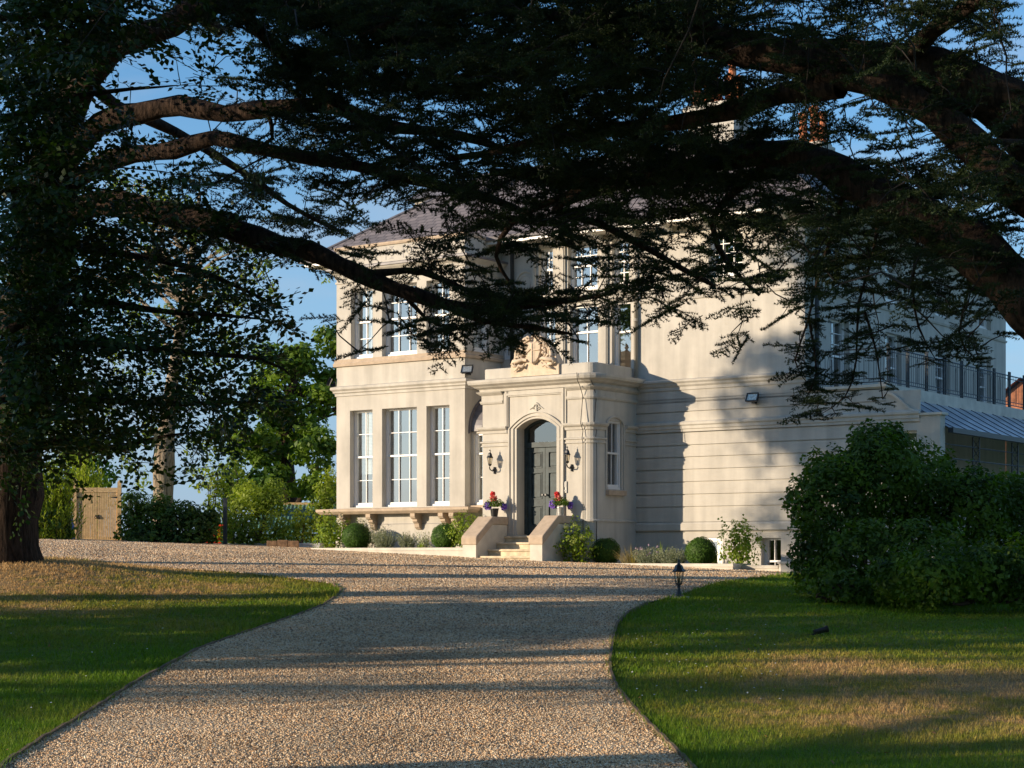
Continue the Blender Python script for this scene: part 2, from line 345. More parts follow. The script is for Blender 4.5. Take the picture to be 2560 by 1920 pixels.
xs = np.concatenate([[-1500, -500, -200, -100, -60], np.arange(-42, 42.1, .6), [60, 100, 200, 500, 1500]]); ysg = np.concatenate([[-300, -100, -40, -15, 0], np.arange(6, 64, .4), np.arange(66, 100, 3), [120, 160, 250, 400, 800, 1800]])
def grid_faces(nx, ny):
    i = np.arange(nx - 1)[None, :] + np.arange(ny - 1)[:, None] * nx
    return np.stack([i, i + 1, i + nx + 1, i + nx], -1).reshape(-1, 4)
GX, GY = np.meshgrid(xs, ysg); V = np.stack([GX, GY, terr(GX, GY)], -1).reshape(-1, 3)
tag(np_mesh('ground', V, grid_faces(len(xs), len(ysg)), ground_mat(), smooth=True), kind='structure')
yy = np.concatenate([np.arange(5, 40, .15), np.arange(40, 50, .25)]); tt = np.linspace(0, 1, 61)
XL = xl(yy); XR = xr(yy); X = XL[:, None] + (XR - XL)[:, None] * tt[None, :]; Y = np.repeat(yy[:, None], 61, 1)
lump = np.array([[mnoise.noise((x * .8, y * .8, 0)) for x, y in zip(r1, r2)] for r1, r2 in zip(X, Y)])
V = np.stack([X, Y, terr(X, Y) + .018 + .008 * lump], -1).reshape(-1, 3)
gravelM = gravel_mat('gravel')
tag(np_mesh('driveway', V, grid_faces(61, len(yy)), gravelM, smooth=True), kind='structure')
# loose stones of the near drive
def stones(n, y0, y1, s0, s1):
    y = y0 + (y1 - y0) * rng.random(n) ** 1.25; lo = np.maximum(xl(y), -(.33 * y + 1)); hi = np.minimum(xr(y), .33 * y + 1); x = lo + (hi - lo) * rng.random(n)
    s = (s0 + (s1 - s0) * rng.random(n) ** 2)
    base = np.array([[1, 0, 0], [0, 1, 0], [-1, 0, 0], [0, -1, 0], [0, 0, .65], [.2, .1, -.5]], float)
    a = rng.random(n) * 6.283; ca, sa = np.cos(a), np.sin(a); b = base[None] * (1 + .45 * (rng.random((n, 6, 1)) - .5)) * s[:, None, None]
    b[:, :, 1] *= (.6 + .4 * rng.random(n))[:, None]
    px = b[:, :, 0] * ca[:, None] - b[:, :, 1] * sa[:, None]; py = b[:, :, 0] * sa[:, None] + b[:, :, 1] * ca[:, None]
    z = terr(x, y) + .02 + s * .15
    V = np.stack([px + x[:, None], py + y[:, None], b[:, :, 2] + z[:, None]], -1).reshape(-1, 3)
    f = np.array([[0, 1, 4], [1, 2, 4], [2, 3, 4], [3, 0, 4], [1, 0, 5], [2, 1, 5], [3, 2, 5], [0, 3, 5]])
    return V, (f[None] + (np.arange(n) * 6)[:, None, None]).reshape(-1, 3)
V, F = stones(130000, 12.8, 26, .006, .0155)
V2, F2 = stones(230000, 21, 47, .013, .026); F = np.concatenate([F, F2 + len(V)]); V = np.concatenate([V, V2])
tag(np_mesh('gravel_stones', V, F, gravel_mat('stone_chips', True)), 'loose tan and grey gravel chips covering the curved drive', 'gravel', kind='stuff')
# timber edging boards
def edging(name, X, Y, label, side):
    mb = MB(); n = 90; ys = np.linspace(Y[0], Y[-1], n) if False else np.interp(np.linspace(0, 1, n), np.linspace(0, 1, len(Y)), Y); xx = np.interp(ys, Y, X)
    P = [(xx[i], ys[i]) for i in range(n)]; v = []; f = []
    for i, (x, y) in enumerate(P):
        a = P[max(i - 1, 0)]; b = P[min(i + 1, n - 1)]; d = Vector((b[0] - a[0], b[1] - a[1])).normalized(); nx, ny = d.y * side, -d.x * side
        z = tz(x, y)
        for o, h in ((0, -.08), (0, .045), (.028, .045), (.028, -.08)): v.append((x + nx * o, y + ny * o, z + h + .006 * math.sin(i * 2.1)))
    for i in range(n - 1):
        for k in range(3): f.append((i * 4 + k, i * 4 + 4 + k, i * 4 + 5 + k, i * 4 + 1 + k))
    mb.add(v, f); tag(mb.build(name, M['edging']), label, 'edging')
edging('lawn_edging', LX[:12], LY[:12], 'weathered timber edging board along the left lawn', -1)
edging('lawn_edging', RX[:12], RY[:12], 'weathered timber edging board curving along the right lawn', 1)

# ------------------------------------------------------------------ the house
HOUSE = empty('country_house', H(0, 0, 0), -TH)
tag(HOUSE, 'cream rendered Victorian country house with a bay, arched front porch and slate roof', 'house')
def hb(f=None): return MB(f)
front = lambda w: (lambda a, d, z: (a, w + d, z))
sideR = lambda u: (lambda a, d, z: (u - d, a, z))
def sash(mp, a0, a1, z0, z1, dep, cols, rt, rb, split=.5, blind=None, arch=0, parent=HOUSE, frame=.045):
    """white sliding sash window standing in its opening; sub-parts pane and blind"""
    m = MB(mp); d0 = dep - .075; zm = z0 + .10 + (z1 - z0 - .1) * (1 - split); fr = frame
    m.box(a0, a0 + fr, d0, dep + .05, z0, z1); m.box(a1 - fr, a1, d0, dep + .05, z0, z1); m.box(a0 + fr, a1 - fr, d0, dep + .05, z1 - fr, z1)
    m.box(a0 + fr, a1 - fr, d0 - .035, dep + .05, z0, z0 + .05)
    m.box(a0 + fr, a1 - fr, d0 + .012, dep + .03, z0 + .05, z0 + .115)
    i0, i1 = a0 + fr, a1 - fr
    m.box(i0, i1, d0 + .01, dep + .03, zm - .022, zm + .022)
    bar = .008
    for (b, t, y0, rows) in ((z0 + .115, zm - .022, d0 + .035, rb), (zm + .022, z1 - fr, d0 + .02, rt)):
        m.box(i0, i0 + .03, y0, dep + .03, b, t); m.box(i1 - .03, i1, y0, dep + .03, b, t)
        for k in range(1, cols): x = i0 + (i1 - i0) * k / cols; m.box(x - bar, x + bar, y0 + .004, y0 + .03, b, t)
        for k in range(1, rows): z = b + (t - b) * k / rows; m.box(i0 + .03, i1 - .03, y0 + .0065, y0 + .028, z - bar, z + bar)
    w = m.build('window', M['white'], parent)
    p = MB(mp); p.quad((i0, dep + .0, z0 + .05), (i1, dep, z0 + .05), (i1, dep, z1 - fr), (i0, dep, z1 - fr)); p.build('pane', M['glass'], w)
    if blind:
        b = MB(mp); kind, f0, f1, zb = blind; x0 = i0 + (i1 - i0) * f0; x1 = i0 + (i1 - i0) * f1; v = []; n = max(4, int((x1 - x0) / .03)); ft = []
        if kind == 'curtain':
            for k in range(n + 1):
                x = x0 + (x1 - x0) * k / n; y = dep + .13 + .03 * math.sin(k * 1.7) + .012 * math.sin(k * .7)
                v += [(x, y, zb), (x, y, z1)]
            b.add(v, [(2 * k, 2 * k + 2, 2 * k + 3, 2 * k + 1) for k in range(n)])
        else:
            z = zb
            while z < z1:
                b.box(x0, x1, dep + .09, dep + .12, z, z + .028); z += .036
        b.build('blind', M['curtain'] if kind == 'curtain' else M['blind'], w)
    return w

# ---- bay: front, sides
LOW = [(-3.67, -2.92, 1.24, 3.72), (-2.61, -1.49, 1.24, 3.72), (-1.19, -.47, 1.24, 3.72)]
UPP = [(-3.64, -2.92, 5.04, 6.83), (-2.61, -1.49, 5.04, 6.83), (-1.19, -.47, 5.04, 6.83)]
b = MB(); b.map = front(0); b.panel(-4.12, 0, -.5, 7.84, LOW + UPP, .24)
b.map = sideR(0); SB = (.36, 1.0, 5.04, 6.7); b.panel(0, 1.56, -.5, 7.84, [SB], .2)
b.map = lambda a, d, z: (-4.12 + d, a, z); b.panel(0, 1.56, -.5, 7.84, [], .2)
b.map = None; b.quad((-4.12, 0, 7.84), (0, 0, 7.84), (0, 1.56, 7.84), (-4.12, 1.56, 7.84))
b.build('bay_wall', M['stucco'], HOUSE)
for i, h in enumerate(LOW):
    sash(front(0), *h, .24, (2, 3, 2)[i], 2, 2, blind=(('slats', .05, 1, 2.1), ('curtain', 0, .16, 1.3), ('curtain', 0, .12, 1.3))[i])
sash(front(0), *UPP[0], .24, 2, 2, 2, blind=('curtain', .05, .62, 5.05))
sash(front(0), *UPP[1], .24, 3, 2, 2, blind=('curtain', .0, .1, 5.05))
sash(front(0), *UPP[2], .24, 2, 2, 2, blind=('curtain', .0, .2, 5.05))
sash(sideR(0), *SB, .14, 2, 2, 2, blind=('slats', 0, 1, 5.0))
bayp = [(-4.12, 1.56), (-4.12, 0), (0, 0), (0, 1.56)]
P_str = [(-.02, 4.10), (.03, 4.10), (.03, 4.16), (.07, 4.19), (.07, 4.225), (.12, 4.27), (.12, 4.33), (-.02, 4.37)]
MB().sweep(bayp, P_str).build('string_course', M['stucco'], HOUSE)
MB().sweep(bayp, [(-.02, 6.99), (.025, 6.99), (.025, 7.04), (-.02, 7.045)]).build('string_course', M['stucco'], HOUSE)
MB().sweep(bayp, [(-.02, 7.12), (.03, 7.12), (.04, 7.2), (.14, 7.27), (.17, 7.31), (-.02, 7.31)]).build('cornice', M['stucco'], HOUSE)
MB().sweep(bayp, [(-.03, 7.312), (.20, 7.312), (.20, 7.365), (.02, 7.42), (-.03, 7.42)]).build('cornice_flashing', M['lead'], HOUSE)
MB().sweep(bayp, [(-.02, 4.86), (.06, 4.86), (.07, 4.93), (.045, 4.965), (.045, 5.035), (-.02, 5.036)]).build('sill_band', M['stone'], HOUSE)
MB().sweep(bayp, [(-.14, 7.842), (.035, 7.842), (.05, 7.88), (.05, 7.92), (-.14, 7.93)]).build('coping', M['stone'], HOUSE)
# sill shelf with carved brackets
s = MB().sweep([(-4.12, 1.0), (-4.12, 0), (0, 0), (0, .12)], [(-.02, 1.06), (.30, 1.06), (.36, 1.11), (.38, 1.13), (.38, 1.19), (-.02, 1.215)]).build('sill', M['stone'], HOUSE)
for u in (-3.72, -2.83, -1.40, -.53, -.2):
    pr = [(0, 1.058), (-.30, 1.058), (-.30, .98), (-.26, .93), (-.20, .91), (-.20, .86), (-.13, .80), (-.11, .72), (-.05, .66), (0, .655)]
    MB().prismx(pr, u - .075, u + .075).build('bracket', M['stone'], HOUSE, bevel=.006)
for z in (.80,): MB().sweep(bayp, [(-.01, z), (.012, z), (.012, z + .012), (-.01, z + .012)]).build('plinth_line', M['lead'], HOUSE)
MB().sweep(bayp, [(-.02, -.5), (.06, -.5), (.06, .40), (.02, .43), (-.02, .43)]).build('plinth', M['stucco'], HOUSE)
# parapet panels: shade of the piercings painted as dark bars and lobes, with ring
for k in range(6):
    u = -3.61 + k * .56; m = MB(front(0)); z0, z1 = 7.50, 7.80; c = u + .19; zc = (z0 + z1) / 2
    m.box(u, u + .02, -.004, .05, z0 - .02, z1); 
    for (x, z, sx, sz) in ((c, z1 - .0, .09, -.06), (c, z0 - .01, .075, .055)):
        m.add([(x - sx, -.005, z), (x + sx, -.005, z), (x, -.005, z + sz), (x - sx, .02, z), (x + sx, .02, z), (x, .02, z + sz)], [(0, 1, 2), (3, 4, 5), (0, 1, 4, 3), (1, 2, 5, 4), (2, 0, 3, 5)])
    for sgn in (-1, 1):
        x = c + sgn * .15; m.add([(x, -.005, zc - .055), (x, -.005, zc + .055), (x - sgn * .055, -.005, zc), (x, .02, zc - .055), (x, .02, zc + .055), (x - sgn * .055, .02, zc)], [(0, 1, 2), (3, 4, 5), (0, 1, 4, 3), (1, 2, 5, 4), (2, 0, 3, 5)])
    o = m.build('parapet_panel', M['lead'], HOUSE)
    r = MB(); r.tube([(c + .078 * math.cos(t), -.008, zc + .078 * math.sin(t)) for t in np.linspace(0, 6.283, 15)], .018, 6)
    r.tube([(c, -.03, zc), (c, .0, zc)], .016, 8); r.build('rosette', M['stucco'], o)
# interior backing so rooms are dark
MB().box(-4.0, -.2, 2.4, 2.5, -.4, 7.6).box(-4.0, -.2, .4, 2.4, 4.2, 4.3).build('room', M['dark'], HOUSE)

# ---- main block
WF = 1.56
UP1 = [(-.02, .30, 4.93, 6.3), (1.10, 1.62, 4.3, 6.12), (2.05, 2.86, 4.3, 6.12), (3.26, 3.79, 4.3, 6.12)]
UP2 = [(1.12, 1.54, 6.48, 7.6), (1.99, 2.84, 6.48, 7.6), (3.26, 3.74, 6.48, 7.6), (5.9, 6.8, 6.45, 7.5)]
b = MB(front(WF)); b.panel(-.0, 8.37, 3.6, 7.8, [h for h in UP1 if h[0] > 0] + [(.02, .30, 4.93, 6.3)] + UP2, .22)
b.panel(-5.42, -4.12, -.5, 7.8, [], .2); b.panel(0, 3.95, -.6, 3.6, [], .1)
BH = [(5.57, 6.27, -1.0, .17 + .26), (7.27, 7.77, -.75, .41), (10.35, 11.02, 1.2, 2.72)]
b.map = front(WF + .036); b.panel(3.95, 11.1, -1.0, 3.6, BH, .2)
b.map = sideR(8.37)
SW = []
for w in (2.9, 6.0, 9.19, 12.2): SW += [(w, w + 1.0, 3.74, 5.5), (w, w + 1.0, 6.25, 7.35), (w, w + 1.05, -.3, 2.15)]
b.panel(WF, 14.37, 3.6, 7.8, [h for h in SW if h[2] > 3], .22); b.panel(WF + .25, 14.37, -.6, 3.6, [h for h in SW if h[2] < 3], .22)
b.map = lambda a, d, z: (-5.42 + d, a, z); b.panel(WF, 14.37, -.5, 7.8)
b.panel(14.37, 20, -.6, 3.5) if False else None
b.map = sideR(8.37); b.panel(14.38, 20, -.6, 3.49); b.map = front(14.37); b.panel(-5.42, 8.37, -.5, 7.8)
b.build('main_wall', M['stucco'], HOUSE)
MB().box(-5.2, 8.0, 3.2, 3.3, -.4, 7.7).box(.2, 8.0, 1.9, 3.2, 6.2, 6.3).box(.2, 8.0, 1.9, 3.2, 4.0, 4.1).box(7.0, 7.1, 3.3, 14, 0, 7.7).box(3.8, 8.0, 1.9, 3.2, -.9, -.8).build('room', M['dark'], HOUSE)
sash(front(WF), .02, .30, 4.93, 6.3, .16, 2, 2, 2)
sash(front(WF), *UP1[1], .2, 2, 1, 1, blind=('curtain', 0, .3, 4.3)); sash(front(WF), *UP1[2], .2, 2, 1, 1, split=.38); sash(front(WF), *UP1[3], .2, 1, 1, 1, split=.42)
for h, c in zip(UP2, (2, 3, 2, 3)): sash(front(WF), *h, .2, c, 2, 2)
for h in SW:
    sash(sideR(8.37), *h, .2, 2, 3 if h[2] > 6 else 3, 2 if h[2] > 6 else 1, blind=('curtain', 0, 1, h[2]) if h[2] < 3 else ('curtain', 0, .35, h[2]))
sash(front(WF), *BH[1], .236, 2, 1, 1); sash(front(WF), *BH[2], .236, 2, 2, 2)
d = MB(front(WF)).box(5.57, 5.67, .03, .2, -.9, .43).box(6.17, 6.27, .03, .2, -.9, .43).box(5.67, 6.17, .03, .2, .33, .43).box(5.67, 6.17, .09, .14, -.9, -.35).box(5.67, 5.75, .09, .14, -.35, .33).box(6.09, 6.17, .09, .14, -.35, .33).build('basement_door', M['white'], HOUSE)
MB(front(WF)).quad((5.75, .12, -.35), (6.09, .12, -.35), (6.09, .12, .33), (5.75, .12, .33)).build('pane', M['glass'], d)
# pilaster strips between the upper windows and their entablature
for (u0, u1) in ((.93, 1.04), (1.72, 1.93), (2.96, 3.16), (3.86, 4.0)):
    MB(front(WF)).box(u0, u1, -.055, .0, 4.1, 6.2).box(u0 + .03, u1 - .03, -.075, -.055, 4.1, 6.12).build('pilaster', M['stucco'], HOUSE)
    MB(front(WF)).box(u0, u1, -.055, .0, 6.42, 7.62).box(u0 + .03, u1 - .03, -.075, -.055, 6.42, 7.6).build('pilaster', M['stucco'], HOUSE)
MB().sweep([(.9, WF), (4.05, WF)], [(-.02, 6.2), (.06, 6.2), (.06, 6.26), (.12, 6.32), (.15, 6.34), (.15, 6.39), (-.02, 6.42)]).build('entablature', M['stucco'], HOUSE)
MB().sweep([(4.05, WF), (8.37, WF), (8.37, 14.37)], [(-.02, 6.02), (.03, 6.02), (.05, 6.07), (-.02, 6.075)]).build('string_course', M['stucco'], HOUSE)
# circular plaster medallion on the recess wall
m = MB(); m.tube([(.72 + .27 * math.cos(t), WF - .012, 6.82 + .27 * math.sin(t)) for t in np.linspace(0, 6.283, 29)], .035, 8); m.tube([(.72 + .17 * math.cos(t), WF - .006, 6.82 + .17 * math.sin(t)) for t in np.linspace(0, 6.283, 25)], .02, 8)
m.build('medallion', M['stucco'], HOUSE, smooth=True)
MB(front(WF)).box(.80, .88, -.05, 0, 5.9, 6.7).build('pilaster', M['stucco'], HOUSE)
# ground floor rustication on the right: courses between grooves
gz = [-1.0, .58, .80, 1.165, 1.455, 1.75, 2.04, 2.33, 2.61, 2.92, 3.40, 3.67, 3.96]
rb = MB(front(WF))
for a, z in zip(gz[:-1], gz[1:]):
    if a < .3:
        for u0, u1 in ((3.95, 5.57), (6.27, 7.27), (7.77, 11.1)): rb.box(u0, u1, .0, .0355, a, z - .026)
        rb.box(5.57, 6.27, .0, .0355, .43, z - .026); rb.box(7.27, 7.77, .0, .0355, .41, z - .026)
    elif a < 2.7 and z > 1.2:
        rb.box(3.95, 10.35, 0, .0355, a, z - .026); rb.box(11.02, 11.1, 0, .0355, a, z - .026)
        if z > 2.8: rb.box(10.35, 11.02, 0, .0355, 2.72, z - .026)
    else: rb.box(3.95, 10.3 if a > 3.3 else 11.1 if a < 3 else 10.6, 0, .0355, a, min(z - .026, 3.70) if a > 3.6 else z - .026)
rb.build('rusticated_facing', M['stucco'], HOUSE)
# curved shoulder that closes the verandah, ending in a square pier
cur = [(10.31, 3.54)] + [(10.31 + .79 * t, 3.54 - .47 * (t * t * (3 - 2 * t))) for t in np.linspace(.05, 1, 12)]
MB(front(WF)).prism([(10.30, 2.9)] + cur + [(11.1, 2.9)], .003, .24).build('shoulder_wall', M['stucco'], HOUSE)
k = MB(); v = []; 
for x, z in cur: v += [(x, WF - .05, z), (x, WF + .28, z), (x, WF + .28, z + .06), (x, WF - .05, z + .06)]
k.add(v, [(i * 4 + a, i * 4 + 4 + a, i * 4 + 4 + (a + 1) % 4, i * 4 + (a + 1) % 4) for i in range(len(cur) - 1) for a in range(4)] + [(0, 1, 2, 3)]); k.build('coping', M['concrete'], HOUSE)
MB().box(11.1, 11.56, WF - .02, WF + .26, -1, 3.03).build('pier', M['stucco'], HOUSE)
MB().box(11.06, 11.62, WF - .06, WF + .3, 3.032, 3.09).build('pier_cap', M['concrete'], HOUSE, bevel=.01)
MB().box(8.38, 10.34, WF - .05, WF + .26, 3.703, 3.76).build('coping', M['concrete'], HOUSE)
MB().box(10.14, 10.36, WF - .04, WF + .3, 3.761, 3.80).build('coping_block', M['stucco'], HOUSE)
MB().sweep([(3.94, WF), (8.42, WF)], [(-.02, 3.90), (.025, 3.90), (.03, 3.97), (.07, 4.01), (.08, 4.05), (.12, 4.09), (.12, 4.13), (-.02, 4.17)]).build('string_course', M['stucco'], HOUSE)
MB().sweep([(3.94, WF), (11.1, WF)], [(-.02, 2.915), (.035, 2.915), (.035, 2.97), (.055, 2.985), (.055, 3.05), (.085, 3.08), (.085, 3.13), (.03, 3.165), (-.02, 3.17)]).build('string_course', M['stucco'], HOUSE)
MB().sweep([(3.94, WF), (11.1, WF)], [(-.02, .60), (.05, .60), (.05, .74), (.02, .79), (-.02, .79)]).build('plinth', M['stucco'], HOUSE)
MB().tube([(3.97, WF - .07, 6.45), (3.97, WF - .07, 4.15)], .045, 12).tube([(3.97, WF - .07, 5.6), (3.97, WF - .07, 5.66)], .056, 12).build('drainpipe', M['pipe'], HOUSE, smooth=True)
MB().tube([(.36, WF - .07, 7.7), (.36, WF - .07, 3.9)], .045, 10).build('drainpipe', M['iron'], HOUSE, smooth=True)
MB().tube([(8.50, WF + .35, 7.7), (8.50, WF + .35, 3.75)], .055, 10).box(8.40, 8.62, WF + .26, WF + .46, 7.3, 7.5).build('drainpipe', M['iron'], HOUSE, smooth=False)
# eaves and slate roof
ev = [(-6.02, 14.9), (-6.02, .96), (8.97, .96), (8.97, 14.9)]
MB().box(-5.99, 8.94, .99, 14.9, 7.76, 7.8).build('soffit', M['soffit'], HOUSE)
MB().sweep(ev, [(-.0, 7.74), (.03, 7.74), (.03, 7.86), (0.0, 7.86)]).build('fascia', M['white'], HOUSE)
MB().sweep(ev, [(.031, 7.82), (.13, 7.82), (.15, 7.90), (.12, 7.90), (.11, 7.85), (.031, 7.85)]).build('gutter', M['lead'], HOUSE)
for u in (.3, 1.0, 1.75, 2.95, 3.9, 4.9, 5.9, 6.9, 7.9):
    MB().prismx([(1.02, 7.758), (1.555, 7.758), (1.555, 7.60), (1.45, 7.62), (1.3, 7.68), (1.06, 7.70)], u - .05, u + .05).build('eaves_bracket', M['white'], HOUSE)
def hip(u0, u1, w0, w1, z0, rise, name='roof'):
    c = (w1 - w0) / 2; wm = (w0 + w1) / 2; r0 = u0 + c; r1 = u1 - c
    me = bpy.data.meshes.new(name); v = [(u0, w0, z0), (u1, w0, z0), (u1, w1, z0), (u0, w1, z0), (r0, wm, z0 + rise), (r1, wm, z0 + rise)]
    f = [(0, 1, 5, 4), (2, 3, 4, 5), (1, 2, 5), (3, 0, 4)]; me.from_pydata(v, [], f); uv = me.uv_layers.new(name='uv'); sl = math.hypot(c, rise)
    for p in me.polygons:
        for li in p.loop_indices:
            vi = me.loops[li].vertex_index; co = v[vi]; top = vi > 3; a = co[0] if p.index < 2 else co[1]
            uv.data[li].uv = (a, sl if top else 0)
    me.materials.append(M['slate']); o = bpy.data.objects.new(name, me); C.objects.link(o); o.parent = HOUSE
    rl = MB(); 
    for a_, b_ in ((0, 4), (3, 4), (1, 5), (2, 5), (4, 5)): rl.tube([v[a_], v[b_]], .05, 6)
    rl.build('ridge_tile', M['lead'], o)
    return o
hip(-6.15, 9.10, .84, 7.84, 7.86, 2.5); hip(-6.15, 9.10, 7.85, 14.95, 7.86, 2.45)
# small louvred lantern on the left hip
l_ = MB().box(-4.4, -3.3, 3.6, 4.7, 8.6, 9.75).build('roof_lantern', M['stucco'], HOUSE)
MB().add([(-4.6, 3.4, 9.76), (-3.1, 3.4, 9.76), (-3.1, 4.9, 9.76), (-4.6, 4.9, 9.76), (-3.85, 4.15, 10.35)], [(0, 1, 4), (1, 2, 4), (2, 3, 4), (3, 0, 4), (0, 3, 2, 1)]).build('lantern_cap', M['lead'], l_)
def chimney(u0, u1, w0, w1, z0, z1, pots):
    c = MB().box(u0, u1, w0, w1, z0, z1 - .25).box(u0 - .05, u1 + .05, w0 - .05, w1 + .05, z1 - .25, z1 - .17).box(u0 - .09, u1 + .09, w0 - .09, w1 + .09, z1 - .17, z1 - .06).box(u0 - .03, u1 + .03, w0 - .03, w1 + .03, z1 - .06, z1).build('chimney', M['stucco'], HOUSE)
    for u, w, h in pots:
        MB().lathe([(.12, 0), (.13, .08), (.105, .12), (.095, h - .12), (.125, h - .1), (.13, h - .04), (.11, h)], (u, w), 12, z1).build('chimney_pot', M['terracotta'], c)
chimney(3.85, 5.15, 4.2, 5.0, 9.6, 11.3, [(4.0 + .25 * i, 4.42 + .35 * (i % 2), .78 + .12 * ((i * 2) % 3)) for i in range(5)] + [(4.1 + .3 * i, 4.8, .7) for i in range(4)])
chimney(6.3, 7.0, 5.2, 5.8, 9.2, 10.2, [(6.45, 5.4, .8), (6.7, 5.5, .95), (6.88, 5.6, .8)])

# ---- recess bay with a curved lead roof between bay and porch
RW = .24
b = MB(front(RW)); b.panel(0.0, .76, -.5, 3.05, [(.10, .70, 1.26, 3.0)], .12); b.build('recess_wall', M['stucco'], HOUSE)
sash(front(RW), .10, .70, 1.26, 3.0, .12, 2, 1, 2, split=.3, blind=('curtain', .3, 1, 1.3))
MB(front(RW)).box(.0, .755, -.12, 0, 1.10, 1.235).build('sill', M['stone'], HOUSE)
q = [(RW - .05 + 1.2 * (1 - math.cos(t)), 3.06 + .95 * math.sin(t)) for t in np.linspace(0, math.pi / 2, 12)]
MB().prismx([(RW - .05, 3.055)] + q + [(1.5, 3.055)], .004, .775).build('lead_roof', M['lead'], HOUSE)
MB().prismx([(RW - .10, 3.0)] + [(y - .05, z + .045) for y, z in q] + [(y - .002, z - .002) for y, z in q[::-1]], .003, .05).build('flashing', M['lead'], HOUSE)
for x in (.4,): MB().tube([(x, y - .006, z + .006) for y, z in q], .018, 6).build('lead_roll', M['lead'], HOUSE)
MB().box(.01, .77, 1.2, 1.3, 0, 3.0).build('room', M['curtain'], HOUSE)

# ---- porch
PW = -.30; UL, UR, RC = .76, 3.94, .26
arc = [(UR - RC + RC * math.sin(t), PW + RC - RC * math.cos(t)) for t in np.linspace(0, math.pi / 2, 7)]
ppath = [(UL, 1.5), (UL, PW)] + arc + [(UR, WF)]
DU0, DU1, DZ0, DZS, DR = 1.77, 2.91, .49, 3.02, .22      # door opening, spring height and rise
uc = (DU0 + DU1) / 2
def archz(u, ha, zs, rise): R_ = (ha * ha + rise * rise) / (2 * rise); return zs + rise - R_ + math.sqrt(max(0, R_ * R_ - (u - uc) ** 2))
b = MB(front(PW)); DEP = .42
b.panel(UL, UR - RC, -.6, 4.2, [(DU0, DU1, DZ0, DZS + DR)], .0001)
us = np.linspace(DU0, DU1, 17)
for a, c in zip(us[:-1], us[1:]):
    za, zc = archz(a, .57, DZS, DR), archz(c, .57, DZS, DR)
    b.quad((a, 0, za), (c, 0, zc), (c, 0, DZS + DR), (a, 0, DZS + DR)); b.quad((a, 0, za), (a, DEP, za), (c, DEP, zc), (c, 0, zc))
b.quad((DU0, 0, DZ0), (DU0, DEP, DZ0), (DU0, DEP, DZS), (DU0, 0, DZS)); b.quad((DU1, 0, DZ0), (DU1, 0, DZS), (DU1, DEP, DZS), (DU1, DEP, DZ0))
b.map = None
for (x0, y0), (x1, y1) in zip(arc[:-1], arc[1:]): b.quad((x0, y0, -.6), (x1, y1, -.6), (x1, y1, 4.2), (x0, y0, 4.2))
b.quad((UL, 1.5, -.6), (UL, PW, -.6), (UL, PW, 4.2), (UL, 1.5, 4.2))
SWN = (.28, .90, 1.56, 3.16)
b.map = sideR(UR); b.panel(PW + RC, WF, -.6, 4.2, [SWN], .14)
b.map = None; b.quad((UL, PW, 4.2), (UR, PW + .3, 4.2), (UR, WF, 4.2), (UL, WF, 4.2))
b.build('porch_wall', M['stucco'], HOUSE)
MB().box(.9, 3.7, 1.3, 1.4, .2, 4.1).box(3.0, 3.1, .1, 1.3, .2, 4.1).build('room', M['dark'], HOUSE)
sash(sideR(UR), *SWN, .12, 2, 1, 1)
o = MB(sideR(UR)); pts = [(.59 + .40 * math.cos(t), -.015, 3.0 + .26 * math.sin(t)) for t in np.linspace(0, math.pi, 14)]
o.tube([o_ for o_ in pts], .03, 6); o.tube([pts[0], (.99, -.01, 1.56)], .025, 6); o.tube([pts[-1], (.19, -.01, 1.56)], .025, 6); o.build('window_hood', M['stucco'], HOUSE)
MB(sideR(UR)).box(.20, .98, -.10, .0, 1.42, 1.53).build('sill', M['stone'], HOUSE)
MB().sweep(ppath, [(-.02, 3.93), (.05, 3.93), (.06, 3.99), (.14, 4.03), (.17, 4.06), (.25, 4.10), (.27, 4.15), (.27, 4.20), (-.02, 4.245)]).build('cornice', M['stucco'], HOUSE)
MB().sweep(ppath, [(-.20, 4.2), (-.04, 4.2), (-.04, 4.47), (-.06, 4.49), (-.20, 4.49)]).build('parapet', M['stucco'], HOUSE)
CAP = [(-.02, 3.64), (.03, 3.64), (.05, 3.68), (.05, 3.71), (.02, 3.715), (.02, 3.84), (.05, 3.86), (.10, 3.90), (.12, 3.929), (-.02, 3.9295)]
BND = [(-.02, 2.93), (.03, 2.93), (.04, 2.99), (.09, 3.02), (.11, 3.05), (.11, 3.085), (-.02, 3.10)]
BN2 = [(-.02, 2.62), (.03, 2.62), (.03, 2.65), (.015, 2.655), (.015, 2.70), (.05, 2.71), (.05, 2.74), (-.02, 2.76)]
BN3 = [(-.02, .80), (.03, .80), (.03, .84), (-.02, .86)]
lp = [(UL, 1.5), (UL, PW), (1.37, PW)]; rp = [(3.20, PW)] + arc + [(UR, WF)]; rb_ = [(3.13, PW)] + arc + [(UR, .19)]; rb2 = [(UR, 1.02), (UR, WF)]
for pth, pr, nm in ((lp, CAP, 'pilaster_capital'), (rp, CAP, 'pilaster_capital'), ([(UL, 1.5), (UL, PW), (1.50, PW)], BND, 'band'), (rb_, BND, 'band'), (rb2, BND, 'band'), ([(UL, 1.5), (UL, PW), (1.58, PW)], BN2, 'band'), ([(3.02, PW)] + arc + [(UR, .19)], BN2, 'band'), (rb2, BN2, 'band')):
    MB().sweep(pth, pr).build(nm, M['stucco'], HOUSE)
MB().sweep([(3.02, PW)] + arc + [(UR, WF)], BN3).build('plinth', M['stucco'], HOUSE)
